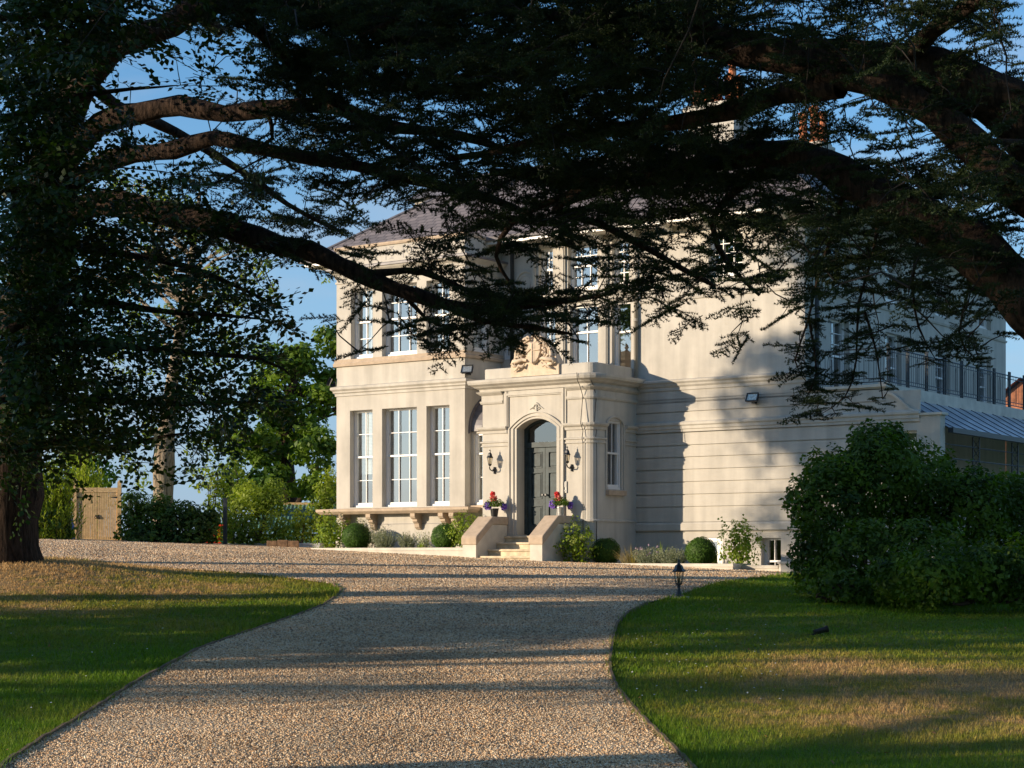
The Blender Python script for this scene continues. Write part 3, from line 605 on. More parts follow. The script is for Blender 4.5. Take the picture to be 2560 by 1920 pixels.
# stepped frame round the panel above the door
for (a, dd, yo) in ((1.40, .055, .03), (1.455, .05, .055), (1.505, .03, .035)):
    e = 4.58 - a
    MB(front(PW)).box(a, a + dd, -yo, 0, 2.93 + (a - 1.4) * 0, 3.92).box(e - dd, e, -yo, 0, 3.0, 3.92).box(a + dd, e - dd, -yo, 0, 3.92 - dd - (a - 1.4), 3.92 - (a - 1.4)).build('panel_moulding', M['stucco'], HOUSE)
# door surround: moulded arch strips
for (off, wd, pr) in ((.0, .075, .02), (.075, .03, .05), (.105, .075, .035), (.18, .035, .065)):
    i0 = .57 + off; m = MB(front(PW)); n = 22
    def sect(ha): return [(uc + ha * t, archz(uc + ha * t * .57 / ha * (ha / .57), .57, DZS, DR) if False else DZS + off_r(ha) * (1 - t * t)) for t in np.linspace(-1, 1, n)]
    def off_r(ha): return DR + (ha - .57) * .75
    A = [(uc - i0, DZ0 - .02)] + sect(i0) + [(uc + i0, DZ0 - .02)]; B_ = [(uc - i0 - wd, DZ0 - .02)] + sect(i0 + wd) + [(uc + i0 + wd, DZ0 - .02)]
    for j in range(len(A) - 1):
        a, c, d_, e = A[j], A[j + 1], B_[j + 1], B_[j]
        m.add([(a[0], -pr, a[1]), (c[0], -pr, c[1]), (d_[0], -pr, d_[1]), (e[0], -pr, e[1]), (a[0], 0, a[1]), (c[0], 0, c[1]), (d_[0], 0, d_[1]), (e[0], 0, e[1])], [(0, 1, 2, 3), (0, 4, 5, 1), (3, 2, 6, 7)])
    m.build('door_surround', M['stucco'], HOUSE)
orn = MB()
for s_ in (-1, 1):
    orn.tube([(uc + s_ * x, PW - .015, 3.47 + z) for x, z in ((0, .13), (.05, .10), (.09, .05), (.15, .02), (.20, -.01))], [.02, .018, .016, .012, .006], 6)
    orn.tube([(uc + s_ * x, PW - .012, 3.47 + z) for x, z in ((.01, .02), (.06, .04), (.10, .0), (.06, -.02), (.03, -.01))], .012, 6)
orn.tube([(uc, PW - .02, 3.62), (uc, PW - .02, 3.42)], [.012, .025], 6); orn.build('carved_ornament', M['stucco'], HOUSE)
# door leaves
DY = PW + DEP - .09
jm = MB(); jm.box(DU0, DU0 + .09, DY - .03, DY + .07, DZ0 + .02, 3.05).box(DU1 - .06, DU1, DY - .03, DY + .07, DZ0 + .02, 3.05).box(DU0 + .09, DU1 - .06, DY - .05, DY + .06, 2.58, 2.70).build('door_frame', M['door'], HOUSE)
fl = MB(front(DY)); n = 15; uu = np.linspace(DU0 + .01, DU1 - .01, n)
fr = []
for a, c in zip(uu[:-1], uu[1:]): fl.quad((a, .03, 2.70), (c, .03, 2.70), (c, .03, archz(c, .57, DZS, DR) - .005), (a, .03, archz(a, .57, DZS, DR) - .005))
fo = MB(); fo.tube([(u, DY, archz(u, .57, DZS, DR) - .03) for u in uu], .035, 6); fo = fo.build('fanlight', M['door'], HOUSE); fl.build('pane', M['fanglass'], fo)
dm = (DU0 + .09 + DU1 - .06) / 2
for s_ in (0, 1):
    x0 = DU0 + .092 if s_ == 0 else dm + .004; x1 = dm - .004 if s_ == 0 else DU1 - .062
    m = MB(); z0, z1 = DZ0 + .025, 2.575; st = .085; px = [(z0 + .20, z0 + .68), (z0 + .84, z0 + 1.47), (z0 + 1.57, z1 - .10)]
    m.box(x0, x0 + st, DY, DY + .045, z0, z1).box(x1 - st, x1, DY, DY + .045, z0, z1)
    zz = [z0] + [q_ for p_ in px for q_ in p_] + [z1]
    for k in range(0, len(zz), 2): m.box(x0 + st, x1 - st, DY, DY + .045, zz[k], zz[k + 1])
    leaf = m.build('door', M['door'], HOUSE)
    for a, c in px:
        p = MB(); p.box(x0 + st, x1 - st, DY + .028, DY + .04, a, c); p.box(x0 + st + .05, x1 - st - .05, DY + .006, DY + .028, a + .05, c - .05)
        e = .018
        p.box(x0 + st, x1 - st, DY - .012, DY + .028, c - e, c).box(x0 + st, x1 - st, DY - .012, DY + .028, a, a + e).box(x0 + st, x0 + st + e, DY - .012, DY + .028, a + e, c - e).box(x1 - st - e, x1 - st, DY - .012, DY + .028, a + e, c - e)
        p.build('door_panel', M['door'], leaf)
    hx = dm - .04 if s_ == 0 else dm + .05
    h = MB(); h.tube([(hx, DY, 1.45), (hx, DY - .05, 1.45)], [.012, .012], 8); h.tube([(hx, DY - .04, 1.45), (hx, DY - .075, 1.45)], [.03, .025], 10); h.build('handle', M['black'], leaf)
# crest on the parapet
bx0, bx1 = 1.60, 2.97; cx = (bx0 + bx1) / 2; CW = PW + .04
sil = [(bx0, 4.247), (bx0, 4.50), (bx0 + .06, 4.62), (bx0 + .10, 4.72), (bx0 + .15, 4.80)] + [(cx + .50 * math.cos(t), 4.76 + .43 * math.sin(t)) for t in np.linspace(math.pi - .1, .1, 14)] + [(bx1 - .15, 4.80), (bx1 - .10, 4.70), (bx1 - .04, 4.60), (bx1, 4.52), (bx1, 4.247)]
cr_ = MB().prism(sil, CW - .06, CW + .16).build('crest', M['crest'], HOUSE)
sh = MB(); shp = [(cx - .24, 5.02), (cx - .1, 5.06), (cx, 5.04), (cx + .1, 5.06), (cx + .24, 5.02), (cx + .235, 4.80), (cx + .18, 4.66), (cx + .10, 4.56), (cx, 4.50), (cx - .10, 4.56), (cx - .18, 4.66), (cx - .235, 4.80)]
vv = [(x, CW - .09, z) for x, z in shp] + [(x * .9 + cx * .1, CW - .15, z * .9 + 4.8 * .1) for x, z in shp]; nn = len(shp)
sh.add(vv, [(i, (i + 1) % nn, (i + 1) % nn + nn, i + nn) for i in range(nn)]); vm_ = [(x * .9 + cx * .1, CW - .15, z * .9 + 4.8 * .1) for x, z in shp]
sh.add(vm_ + [(cx, CW - .175, 5.0), (cx, CW - .175, 4.56)], [(0, 1, 2, 12, 13, 8, 9, 10, 11), (2, 3, 4, 5, 6, 7, 8, 13, 12)])
sh.box(cx - .01, cx + .012, CW - .185, CW - .15, 4.53, 5.0); sh.box(cx + .02, cx + .2, CW - .18, CW - .15, 4.83, 4.845)
for sg, a in ((-1, .5),): sh.tube([(cx - .18, CW - .165, 4.78), (cx - .09, CW - .168, 4.84), (cx - .05, CW - .168, 4.87)], .012, 5)
sh.build('shield', M['crest'], cr_)
sc_ = MB()
for s_ in (-1, 1):
    P_ = lambda x, z, y=.0: (cx + s_ * x, CW - .08 - y, z)
    sc_.tube([P_(.50 * math.cos(t), 4.75 + .42 * math.sin(t), .02) for t in np.linspace(-.15, 1.28, 14)], [.05] * 12 + [.045, .035], 8)
    sc_.tube([P_(.43 * math.cos(t), 4.75 + .36 * math.sin(t), .03) for t in np.linspace(-.1, 1.2, 12)], .022, 6)
    sc_.tube([P_(.14 + .055 * math.cos(t) * (1 - i * .05), 5.12 + .055 * math.sin(t) * (1 - i * .05), .05) for i, t in enumerate(np.linspace(.5, 6.2, 11))], .026, 6)
    sc_.tube([P_(.44 + .06 * math.cos(t) * (1 - i * .05), 4.68 + .06 * math.sin(t) * (1 - i * .05), .05) for i, t in enumerate(np.linspace(0, -5.5, 11))], .026, 6)
    sc_.tube([P_(.20, 4.62, .03), P_(.30, 4.64, .07), P_(.42, 4.60, .09), P_(.55, 4.61, .06), P_(.60, 4.55, .05), P_(.54, 4.50, .06), P_(.44, 4.49, .07)], [.035, .045, .05, .05, .045, .04, .03], 8)
    sc_.tube([P_(.24, 4.54, .04), P_(.30, 4.46, .06), P_(.38, 4.50, .08), P_(.46, 4.42, .06), P_(.56, 4.38, .04)], [.02, .035, .04, .035, .015], 8)
    for j in range(9): r = .028 + .012 * (j % 3); a = .33 + .035 * math.sin(j * 2.3); sc_.lathe([(.001, -r), (r * .8, -r * .5), (r, 0), (r * .8, r * .5), (.001, r)], (cx + s_ * a, CW - .12), 8, 4.70 + .035 * j)
for j, (x, z) in enumerate(((0, 5.20), (-.05, 5.17), (.05, 5.17), (0, 5.28), (0, 5.36), (-.03, 5.30), (.035, 5.31))): r = .055 - .004 * j; sc_.lathe([(.001, -r), (r * .8, -r * .5), (r, 0), (r * .8, r * .6), (.001, r * 1.3)], (cx + x, CW - .04), 8, z)
sc_.build('scrollwork', M['crest'], cr_, smooth=True)
# thin cables running down the rounded corner
for (x, y) in ((UR - RC - .02, PW - .02), (UR - .03, PW + .17)):
    MB().tube([(x, y - .28, 4.22), (x, y - .26, 4.05), (x - .01, y - .13, 3.92), (x, y - .03, 3.7), (x, y - .12, 3.06), (x, y - .02, 2.9), (x, y - .06, 2.72), (x, y - .02, 2.6), (x, y - .015, .84), (x + .02, y - .05, .8), (x, y - .02, .1)], .009, 5).build('cable', M['black'], HOUSE)

# ---- verandah and balcony on the right side
W1 = 19.0
MB().box(8.375, 10.31, WF + .27, W1, 3.5, 3.70).build('balcony_deck', M['concrete'], HOUSE)
MB().box(10.312, 10.36, WF + .305, W1, 3.45, 3.76).build('balcony_edge', M['concrete'], HOUSE)
cv = [(10.36 + 1.29 * t, 3.50 - .73 * (t ** 1.15) - .05 * math.sin(t * math.pi)) for t in np.linspace(0, 1, 12)]
cn_ = MB(); vv = [(x, y, z) for y in (WF + .26, W1) for x, z in cv] + [(x, y, z - .03) for y in (WF + .26, W1) for x, z in cv]; k = len(cv)
cn_.add(vv, [(i, i + 1, i + 1 + k, i + k) for i in range(k - 1)] + [(i + 2 * k, i + 3 * k, i + 1 + 3 * k, i + 1 + 2 * k) for i in range(k - 1)]); cn = cn_.build('canopy', M['leadroof'], HOUSE, smooth=True)
for i in range(24): y = WF + .6 + i * .72; MB().tube([(x, y, z + .006) for x, z in cv], .010, 5).build('rib', M['iron'], cn)
MB().box(11.62, 11.74, WF + .28, W1, 2.66, 2.77).build('gutter', M['iron'], HOUSE)
for w in (3.65, 6.15, 8.65, 11.15, 13.65, 16.15, 18.6):
    m = MB()
    for dx in (-.11, .11): m.box(11.56 + dx * .3 - .012, 11.56 + dx * .3 + .012, w + dx - .014, w + dx + .014, -.5, 2.66)
    z = -.4
    while z < 2.5:
        m.tube([(11.56 - .03, w - .10, z), (11.56 + .03, w + .10, z + .2)], .01, 4).tube([(11.56 + .03, w + .10, z), (11.56 - .03, w - .10, z + .2)], .01, 4); z += .2
    m.build('column', M['iron'], HOUSE)
for z in (2.42, 2.12): MB().tube([(11.56, WF + .3, z), (11.56, W1, z)], .012, 5).build('tie_rail', M['iron'], HOUSE)
rl = MB(); 
def rail_run(m, a, b_, post=1.0):
    a = Vector(a); b_ = Vector(b_); L_ = (b_ - a).length; n = int(L_ / .115)
    for h, r in ((.06, .012), (.14, .01), (.72, .01), (.80, .016)): m.tube([a + Vector((0, 0, h)), b_ + Vector((0, 0, h))], r, 5)
    for i in range(n + 1):
        p = a + (b_ - a) * i / n; m.tube([p + Vector((0, 0, .06)), p + Vector((0, 0, .80))], .0065, 4)
    k_ = 0.0
    while k_ < L_ - .2:
        p = a + (b_ - a) * (k_ + .35) / L_; e = (b_ - a).normalized() * .05
        m.tube([p - e + Vector((0, 0, .14))] + [p + e * -math.cos(t) + Vector((0, 0, .55 + .15 * math.sin(t))) for t in np.linspace(0, math.pi, 7)] + [p + e + Vector((0, 0, .14))], .006, 4); k_ += .58
rail_run(rl, (8.62, WF + .02, 3.76), (10.25, WF + .02, 3.76)); rail_run(rl, (10.33, WF + .2, 3.76), (10.33, W1, 3.76))
rlo = rl.build('railing', M['iron'], HOUSE)
for i in range(16):
    w = WF + .08 + i * 1.08; m = MB()
    for dd in (-.045, .045): m.box(10.31, 10.35, w + dd - .012, w + dd + .012, 3.76, 4.66)
    for j in range(5): m.tube([(10.33, w - .045, 3.8 + j * .17), (10.33, w + .045, 3.97 + j * .17)], .008, 4)
    m.build('railing_post', M['iron'], rlo)

# ------------------------------------------------------------------ steps, bed walls
def local(name, m, parent=None, **k):      # mesh in house axes but linked as a thing of its own
    o = m.build(name, k.pop('mat'), parent, **k)
    return o
ST = empty('entrance_steps', H(2.3, -1.0, -.15), -TH); tag(ST, 'stone entrance steps between two low sloping cheek walls in front of the door', 'steps')
OFF = Vector((2.3, -1.0, -.15))
def LM(): return MB(lambda x, y, z: (x - OFF.x, y - OFF.y, z - OFF.z))
for i, (w0, w1, zt) in enumerate([(-1.50, -1.10, -.0), (-1.14, -.76, .16), (-.80, -.42, .32), (-.46, .14, .475)]):
    LM().box(1.535, 3.05, w0, w1, -.5, zt - .05).box(1.534, 3.051, w0 - .035, w1, zt - .05, zt).build('step', M['step'], ST, bevel=.008)
for u0, u1 in ((1.15, 1.53), (3.055, 3.39)):
    pr = [(-1.62, -.6), (-1.62, .26), (-.97, .74), (-.305, .74), (-.305, -.6)]
    c = LM().prismx(pr, u0, u1).build('cheek_wall', M['concrete'], ST)
    co = [(-1.65, .262), (-1.65, .42), (-1.62, .47), (-.99, .93), (-.302, .93), (-.302, .742), (-.97, .742), (-1.61, .262)]
    LM().prismx(co, u0 - .03, u1 + .03).build('coping', M['stone'], c, bevel=.02)
def bedwall(label, pts, z1, th=.16, m='concrete', name='garden_wall'):
    o = MB(); P0 = H(*pts[0]); g = empty(name, (P0.x, P0.y, z1 - .3)); tag(g, label, 'wall')
    mb = MB(); mb.sweep([((H(*p) - P0).x, (H(*p) - P0).y) for p in pts], [(0, -.5), (0, .225), (-th, .225), (-th, -.5)]); mb.build('wall', M[m], g)
    mc = MB(); mc.sweep([((H(*p) - P0).x, (H(*p) - P0).y) for p in pts], [(.02, .226), (.02, .3), (-th - .02, .3), (-th - .02, .226)]); mc.build('coping', M[m], g, bevel=.006)
uL = hu(780, -1.3); bedwall('low rendered wall of the flower bed under the bay windows', [(uL, 1.0), (uL, -1.3), (1.15, -1.3)], .20)
uR = hu(1832, -.6); bedwall('low rendered wall of the flower bed right of the entrance steps', [(3.39, -.6), (uR, -.6), (uR, .2)], -.165)
uS0, uS1 = hu(1834, -.2), hu(1946, -.2); bedwall('low shaded wall of the basement light well beside the big bush', [(uS0 + .05, .3), (uS0 + .05, -.2), (uS1, -.2)], -.20)
pb = H(hu(1965, -.2), -.2); tag(MB().box(pb.x - .14, pb.x + .14, pb.y - .14, pb.y + .14, -.9, -.17).box(pb.x - .17, pb.x + .17, pb.y - .17, pb.y + .17, -.17, -.12).build('wall_pier', M['concrete'], None, bevel=.01), 'square capped stone pier ending the light well wall', 'pier')
soil = mat('soil', (.09, .06, .04), .95, var=.4, scale=20, bump=.6)
for (u0, u1, w0, w1, z) in ((uL + .1, 1.15, -1.2, 0, .12), (3.4, uR - .1, -.5, 1.5, -.24)):
    tag(MB().add([tuple(H(a, b, z)) for a, b in ((u0, w0), (u1, w0), (u1, w1), (u0, w1))], [(0, 1, 2, 3)]).build('flower_bed_soil', soil), kind='structure')
# grey boundary wall beyond the forecourt, left of the house
a = at(535, 1372, 50); b_ = at(800, 1372, 48.5)
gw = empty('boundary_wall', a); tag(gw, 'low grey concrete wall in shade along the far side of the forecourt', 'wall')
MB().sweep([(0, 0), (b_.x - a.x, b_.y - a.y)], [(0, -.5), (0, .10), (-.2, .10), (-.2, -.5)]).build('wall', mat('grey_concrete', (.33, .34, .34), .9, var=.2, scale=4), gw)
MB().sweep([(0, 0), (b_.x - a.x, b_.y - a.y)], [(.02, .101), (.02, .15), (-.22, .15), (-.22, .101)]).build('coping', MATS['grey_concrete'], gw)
s_ = at(708, 1378, 47.6); sg = empty('timber_sleepers', (s_.x, s_.y, tz(s_.x, s_.y))); tag(sg, 'stack of short brown timber sleepers lying against the grey wall', 'timber')
for i in range(3): MB().box(-.42 + .28 * i, -.15 + .28 * i, -.12, .1, -.02, .18 + .02 * (i % 2)).build('sleeper', M['sleeper'], sg, bevel=.01)

# ------------------------------------------------------------------ lamps
def lantern_head(parent, h=.3, r=.085):
    cage = MB(); 
    for k in range(6):
        t = k * math.pi / 3 + .2; cage.tube([(r * math.cos(t), r * math.sin(t), h), (r * .62 * math.cos(t), r * .62 * math.sin(t), .02)], .006, 5)
    cage.lathe([(.012, -.03), (.03, -.01), (r * .66, .0), (r * .66, .02), (.02, .03)], n=12); cage.tube([(0, 0, .02), (0, 0, .1)], .012, 6)
    c = cage.build('cage', M['black'], parent)
    MB().lathe([(r * .60, .02), (r * .97, h)], n=6).build('glass', M['lampglass'], c)
    MB().lathe([(r * 1.28, h), (r * 1.3, h + .012), (r * .95, h + .05), (r * .75, h + .1), (r * .35, h + .125), (.02, h + .14), (.016, h + .165), (.022, h + .175), (.006, h + .2), (.002, h + .25)], n=6).build('cap', M['black'], c)
    return c
def wall_lantern(u, z, label):
    g = empty('wall_lantern', H(u, PW, z), -TH); tag(g, label, 'wall lamp', 'lanterns beside the front door')
    MB().lathe([(.035, 0), (.05, .03), (.035, .06)], (0, -.02), 10, -.03).tube([(0, 0, 0), (0, -.09, -.03), (0, -.19, -.0), (0, -.22, .06), (0, -.2, .09)], .014, 8).tube([(0, -.02, -.09), (0, -.02, .07)], .028, 8).build('bracket', M['black'], g)
    c = lantern_head(g, .17, .066); c.location = (-.0, -.2, .11)
wall_lantern(1.12, 2.06, 'black coach lantern on the porch wall left of the dark door'); wall_lantern(3.33, 2.06, 'black coach lantern on the porch wall right of the dark door')
def floodlight(u, w, z, rz, label, side=None):
    g = empty('floodlight', H(u, w, z), -TH + rz); tag(g, label, 'floodlight', 'floodlights on the house walls')
    b = MB(lambda x, y, z_: (x, y * math.cos(.45) - z_ * math.sin(.45) * -1 - .17, z_ * math.cos(.45) + y * math.sin(.45) * -1))
    b.box(-.14, .14, .0, .05, -.10, .10).box(-.15, .15, -.02, .0, .085, .11).box(-.15, .15, -.02, 0, -.11, -.085).box(-.15, -.125, -.02, 0, -.085, .085).box(.125, .15, -.02, 0, -.085, .085)
    b.build('casing', M['black'], g)
    MB(b.map).quad((-.125, -.005, -.085), (.125, -.005, -.085), (.125, -.005, .085), (-.125, -.005, .085)).build('glass', mat('flood_glass', (.55, .52, .42), .15, metal=.7, var=.3, scale=25), g)
    MB().box(-.04, .04, -.13, .0, -.14, -.06).tube([(0, -.06, -.03), (0, -.0, -.03)], .035, 8).build('arm', M['black'], g)
floodlight(.06, .12, 4.56, .25, 'black floodlight on the corner of the bay above the string course'); floodlight(-4.2, .05, 4.5, -.9, 'black floodlight at the far left corner of the bay')
floodlight(hu(1889, 1.56), 1.56, 3.62, 0.0, 'black floodlight high on the grooved wall right of the porch')
ic = tag(MB(lambda x, y, z: tuple(H(x, PW + y, z))).box(3.08, 3.20, -.03, .0, 1.47, 1.74).box(3.10, 3.18, -.038, -.0305, 1.60, 1.72).box(3.12, 3.16, -.042, -.0305, 1.50, 1.54).build('intercom', mat('intercom_metal', (.42, .41, .38), .4), None, bevel=.004), 'small pale intercom panel on the wall right of the door', 'intercom')
x, y = gpt(1697, 1494); g = empty('garden_lantern', (x, y, tz(x, y))); tag(g, 'small black six sided garden lantern standing at the lawn edge', 'garden lamp')
MB().box(-.16, .16, -.12, .12, -.03, .018).build('base_slab', M['concrete'], g, bevel=.004)
MB().lathe([(.10, .018), (.10, .03), (.05, .05), (.03, .10), (.018, .16), (.03, .175), (.02, .19)], n=12).build('post', M['iron'], g)
c = lantern_head(g, .20, .082); c.location = (0, 0, .21)
x, y = gpt(2052, 1590); g = empty('fallen_spotlight', (x, y, tz(x, y) + .05)); tag(g, 'small black spotlight lying on its side in the grass', 'garden lamp')
MB().tube([(-.09, -.02, .0), (.05, .02, .03), (.09, .03, .04)], [.03, .04, .05], 10).build('body', M['black'], g); MB().tube([(.0, 0, -.01), (-.13, -.05, -.03)], .012, 6).tube([(-.13, -.05, -.03), (-.26, .02, -.045)], .006, 5).build('stake', M['black'], g)

# ------------------------------------------------------------------ gate and things at the left
gp = at(243, 1372, 49.0); gz0 = .02 + (YH - 1378) / FPX * 49; g = empty('garden_gate', (gp.x, gp.y, gz0), rad(4)); tag(g, 'double leaf wooden garden gate with strap hinges between square posts', 'gate')
for s_ in (-1, 1):
    MB().box(s_ * .60 - .05, s_ * .60 + .05, -.05, .05, -.1, 1.86 if s_ > 0 else 1.93).add([(s_ * .6 - .05, -.05, 1.86 + (s_ < 0) * .07), (s_ * .6 + .05, -.05, 1.86 + (s_ < 0) * .07), (s_ * .6 + .05, .05, 1.86 + (s_ < 0) * .07), (s_ * .6 - .05, .05, 1.86 + (s_ < 0) * .07), (s_ * .6, 0, 1.93 + (s_ < 0) * .07)], [(0, 1, 4), (1, 2, 4), (2, 3, 4), (3, 0, 4)]).build('post', M['timber'], g)
    m = MB(); x0, x1 = (-.545, -.005) if s_ < 0 else (.005, .545); n = 9
    for i in range(n): a_ = x0 + (x1 - x0) * i / n; m.box(a_ + .004, a_ + (x1 - x0) / n - .003, -.012, .008, .10, 1.62 + .10 * (1 - abs(a_) / .55))
    m.box(x0, x1, -.03, -.013, 1.58, 1.71).box(x0, x1, .009, .03, .2, .3)
    lf = m.build('gate_leaf', M['timber'], g)
    for z in (.22, 1.45):
        e = x0 if s_ < 0 else x1; MB().add([(e, -.035, z - .02), (e, -.035, z + .02), (e - s_ * .19, -.035, z + .004), (e - s_ * .19, -.035, z - .004), (e, -.013, z - .02), (e, -.013, z + .02), (e - s_ * .19, -.013, z + .004), (e - s_ * .19, -.013, z - .004)], [(0, 1, 2, 3), (4, 5, 6, 7), (0, 3, 7, 4), (1, 2, 6, 5), (0, 1, 5, 4)]).build('hinge', M['black'], lf)
    MB().tube([(s_ * .035 + .03 * math.cos(t), -.03, .90 + .03 * math.sin(t)) for t in np.linspace(0, 6.28, 12)], .009, 5).box(s_ * .035 - .012, s_ * .035 + .012, -.03, -.012, .92, .97).build('handle', M['black'], lf)
gb = at(538, 1330, 50.5); g = empty('game_board', (gb.x, gb.y, gb.z - .45)); tag(g, 'garden four in a row game with red and yellow discs behind the hedge', 'garden game')
m = MB(); 
for s_ in (-.36, .36): m.box(s_ - .03, s_ + .03, -.05, .05, -.3, .78)
m.box(-.33, .33, .0, .03, .05, .72).build('frame', mat('green_plastic', (.03, .16, .09), .4), g)
red = mat('red_plastic', (.75, .05, .02), .35); yel = mat('yellow_plastic', (.85, .35, .02), .35)
for i in range(5):
    for j in range(5):
        if (i * 3 + j * 2) % 7 == 5: continue
        MB(lambda x, y, z: (-.25 + .125 * i + x, -.01 + z * -1, .13 + .125 * j + y)).lathe([(.052, 0), (.052, .012)], n=14).build('disc', red if j in (0, 3, 4) or (i + j) % 4 == 0 else yel, g)
fp = at(563, 1372, 48.9); tag(MB().box(fp.x - .05, fp.x + .05, fp.y - .05, fp.y + .05, fp.z - .4, fp.z + 1.35).box(fp.x - .06, fp.x + .06, fp.y - .06, fp.y + .06, fp.z + 1.35, fp.z + 1.38).build('fence_post', M['iron']), 'tall dark square post at the end of the clipped hedge', 'post')
bb = at(158, 1372, 47.6); g = empty('water_butt', (bb.x, bb.y, bb.z - .1)); tag(g, 'blue plastic barrel half hidden in the shrub left of the gate', 'barrel')
MB().lathe([(.24, 0), (.29, .2), (.30, .45), (.29, .7), (.25, .88)], n=20).build('body', mat('blue_plastic', (.02, .12, .55), .4), g, smooth=True); MB().lathe([(.27, .88), (.27, .93), (.1, .95)], n=20).build('lid', M['white'], g)
sp = at(748, 1330, 62); g = empty('garden_shed', (sp.x, sp.y, sp.z - 1.2)); tag(g, 'green corrugated metal shed roof seen beyond the shrubs', 'shed')
mm = mat('shed_green', (.10, .22, .20), .5); m = MB(lambda x, y, z: (x, y, z)); n = 24
v = []; 
for i in range(n * 2 + 1): x = -1.6 + 3.2 * i / (2 * n); dz = .03 * (i % 2); v += [(x, -1.2, 1.15 + dz), (x, .8, 2.15 + dz)]
m.add(v, [(2 * i, 2 * i + 2, 2 * i + 3, 2 * i + 1) for i in range(2 * n)]).build('roof', mm, g)
MB().box(-1.5, 1.5, -1.0, .8, -.2, 1.14).build('wall', mm, g); MB().box(-1.62, 1.62, .8, .9, 2.12, 2.24).build('ridge_board', M['timber'], g)
# distant brick cottage seen past the balcony
bp_ = at(2590, 1010, 80); g = empty('brick_cottage', (bp_.x, bp_.y, tz(bp_.x, bp_.y)), rad(-30)); tag(g, 'orange brick cottage gable far beyond the balcony railing', 'house')
brk = mat('red_brick', (.36, .14, .07), .85, var=.3, scale=6)
MB().box(-3, 3, -2.5, 2.5, -.5, 5.2).prism([(-3, 5.2), (3, 5.2), (0, 7.4)], -2.49, 2.49).build('wall', brk, g)
MB().add([(-3.3, -2.8, 5.0), (0, -2.8, 7.55), (0, 2.8, 7.55), (-3.3, 2.8, 5.0), (3.3, -2.8, 5.0), (3.3, 2.8, 5.0)], [(0, 1, 2, 3), (1, 4, 5, 2)]).build('roof', M['terracotta'], g)
MB().box(-.5, .5, -2.56, -2.5, 2.8, 4.2).build('window', M['white'], g)

# ------------------------------------------------------------------ foliage tools
def unit(v): return v / np.maximum(np.linalg.norm(v, axis=-1, keepdims=True), 1e-9)
def leaves(cen, ax, nor, L_, W_, fold=.0):
    """kite shaped leaves: arrays of centre, axis, normal, length, width"""
    n = len(cen); ax = unit(ax); sd_ = unit(np.cross(nor, ax)); up = np.cross(ax, sd_)
    L_ = np.broadcast_to(L_, (n,))[:, None]; W_ = np.broadcast_to(W_, (n,))[:, None]
    b = cen - ax * L_ * .5; t = cen + ax * L_ * .5 - up * L_ * .08; m = cen - ax * L_ * .05 + up * L_ * fold
    V = np.stack([b, m + sd_ * W_ * .5, t, m - sd_ * W_ * .5], 1).reshape(-1, 3)
    F = (np.arange(n) * 4)[:, None] + np.array([[0, 1, 2, 3]])
    return V, F
def rdir(n): return unit(rng.normal(size=(n, 3)))
def fmat(name, c1, c2, tr=.3, scale=3.0, rough=.55, spec=.3): return mat(name, c1, rough, spec=spec, col2=c2, scale=scale, transl=tr, var=.25, detail=8)
M['cedar'] = fmat('cedar_needles', (.010, .022, .008), (.042, .068, .018), .18, 3)
M['beech'] = fmat('beech_leaf', (.012, .032, .006), (.035, .075, .012), .2, 3, .45)
M['sunny'] = fmat('sunlit_leaf', (.085, .165, .014), (.31, .37, .04), .35, .8)
M['deep'] = fmat('deep_leaf', (.042, .110, .012), (.18, .27, .022), .3, .9)
M['bamboo'] = fmat('willow_leaf', (.16, .26, .012), (.38, .45, .04), .35, 1.2)
M['hedge'] = fmat('hedge_leaf', (.022, .060, .008), (.08, .15, .018), .3, 1.5)
M['bush'] = fmat('bush_leaf', (.030, .075, .006), (.13, .22, .018), .35, 1.6)
M['box'] = fmat('box_leaf', (.040, .110, .010), (.10, .20, .020), .25, 14)
M['silver'] = fmat('silver_leaf', (.20, .24, .15), (.36, .38, .27), .2, 10, .7)
M['lime'] = fmat('lime_leaf', (.12, .22, .015), (.30, .38, .04), .35, 6)
M['varieg'] = fmat('variegated_leaf', (.20, .26, .12), (.60, .60, .45), .25, 22)
M['straw'] = fmat('straw_blade', (.30, .25, .11), (.45, .36, .18), .3, 12)
M['purple'] = mat('purple_petal', (.20, .10, .55), .6, var=.3, scale=30, transl=.2)
M['red'] = mat('red_petal', (.65, .03, .03), .6, var=.3, scale=30, transl=.2)
M['pink'] = mat('pink_petal', (.70, .18, .16), .6, var=.3, scale=30, transl=.2)
def bark(name, c1, c2, sc_=9, st=.9):
    m = bpy.data.materials.new(name); m.use_nodes = True; t = m.node_tree; n = t.nodes; l = t.links; b = n['Principled BSDF']; b.inputs['Roughness'].default_value = .9; b.inputs['Specular IOR Level'].default_value = .15
    g = n.new('ShaderNodeNewGeometry'); mp = n.new('ShaderNodeMapping'); mp.inputs['Scale'].default_value = (1, 1, .16); l.new(g.outputs['Position'], mp.inputs[0])
    v = n.new('ShaderNodeTexNoise'); v.inputs['Scale'].default_value = sc_ * 2; v.inputs['Detail'].default_value = 8; v.inputs['Roughness'].default_value = .65; l.new(mp.outputs[0], v.inputs['Vector'])
    r = n.new('ShaderNodeValToRGB'); r.color_ramp.elements[0].position = .38; r.color_ramp.elements[1].position = .62; r.color_ramp.elements[0].color = (*c1, 1); r.color_ramp.elements[1].color = (*c2, 1)
    l.new(v.outputs['Fac'], r.inputs[0]); l.new(r.outputs[0], b.inputs['Base Color'])
    bp = n.new('ShaderNodeBump'); bp.inputs['Strength'].default_value = st; bp.inputs['Distance'].default_value = .08; l.new(v.outputs['Fac'], bp.inputs['Height']); l.new(bp.outputs[0], b.inputs['Normal'])
    return m
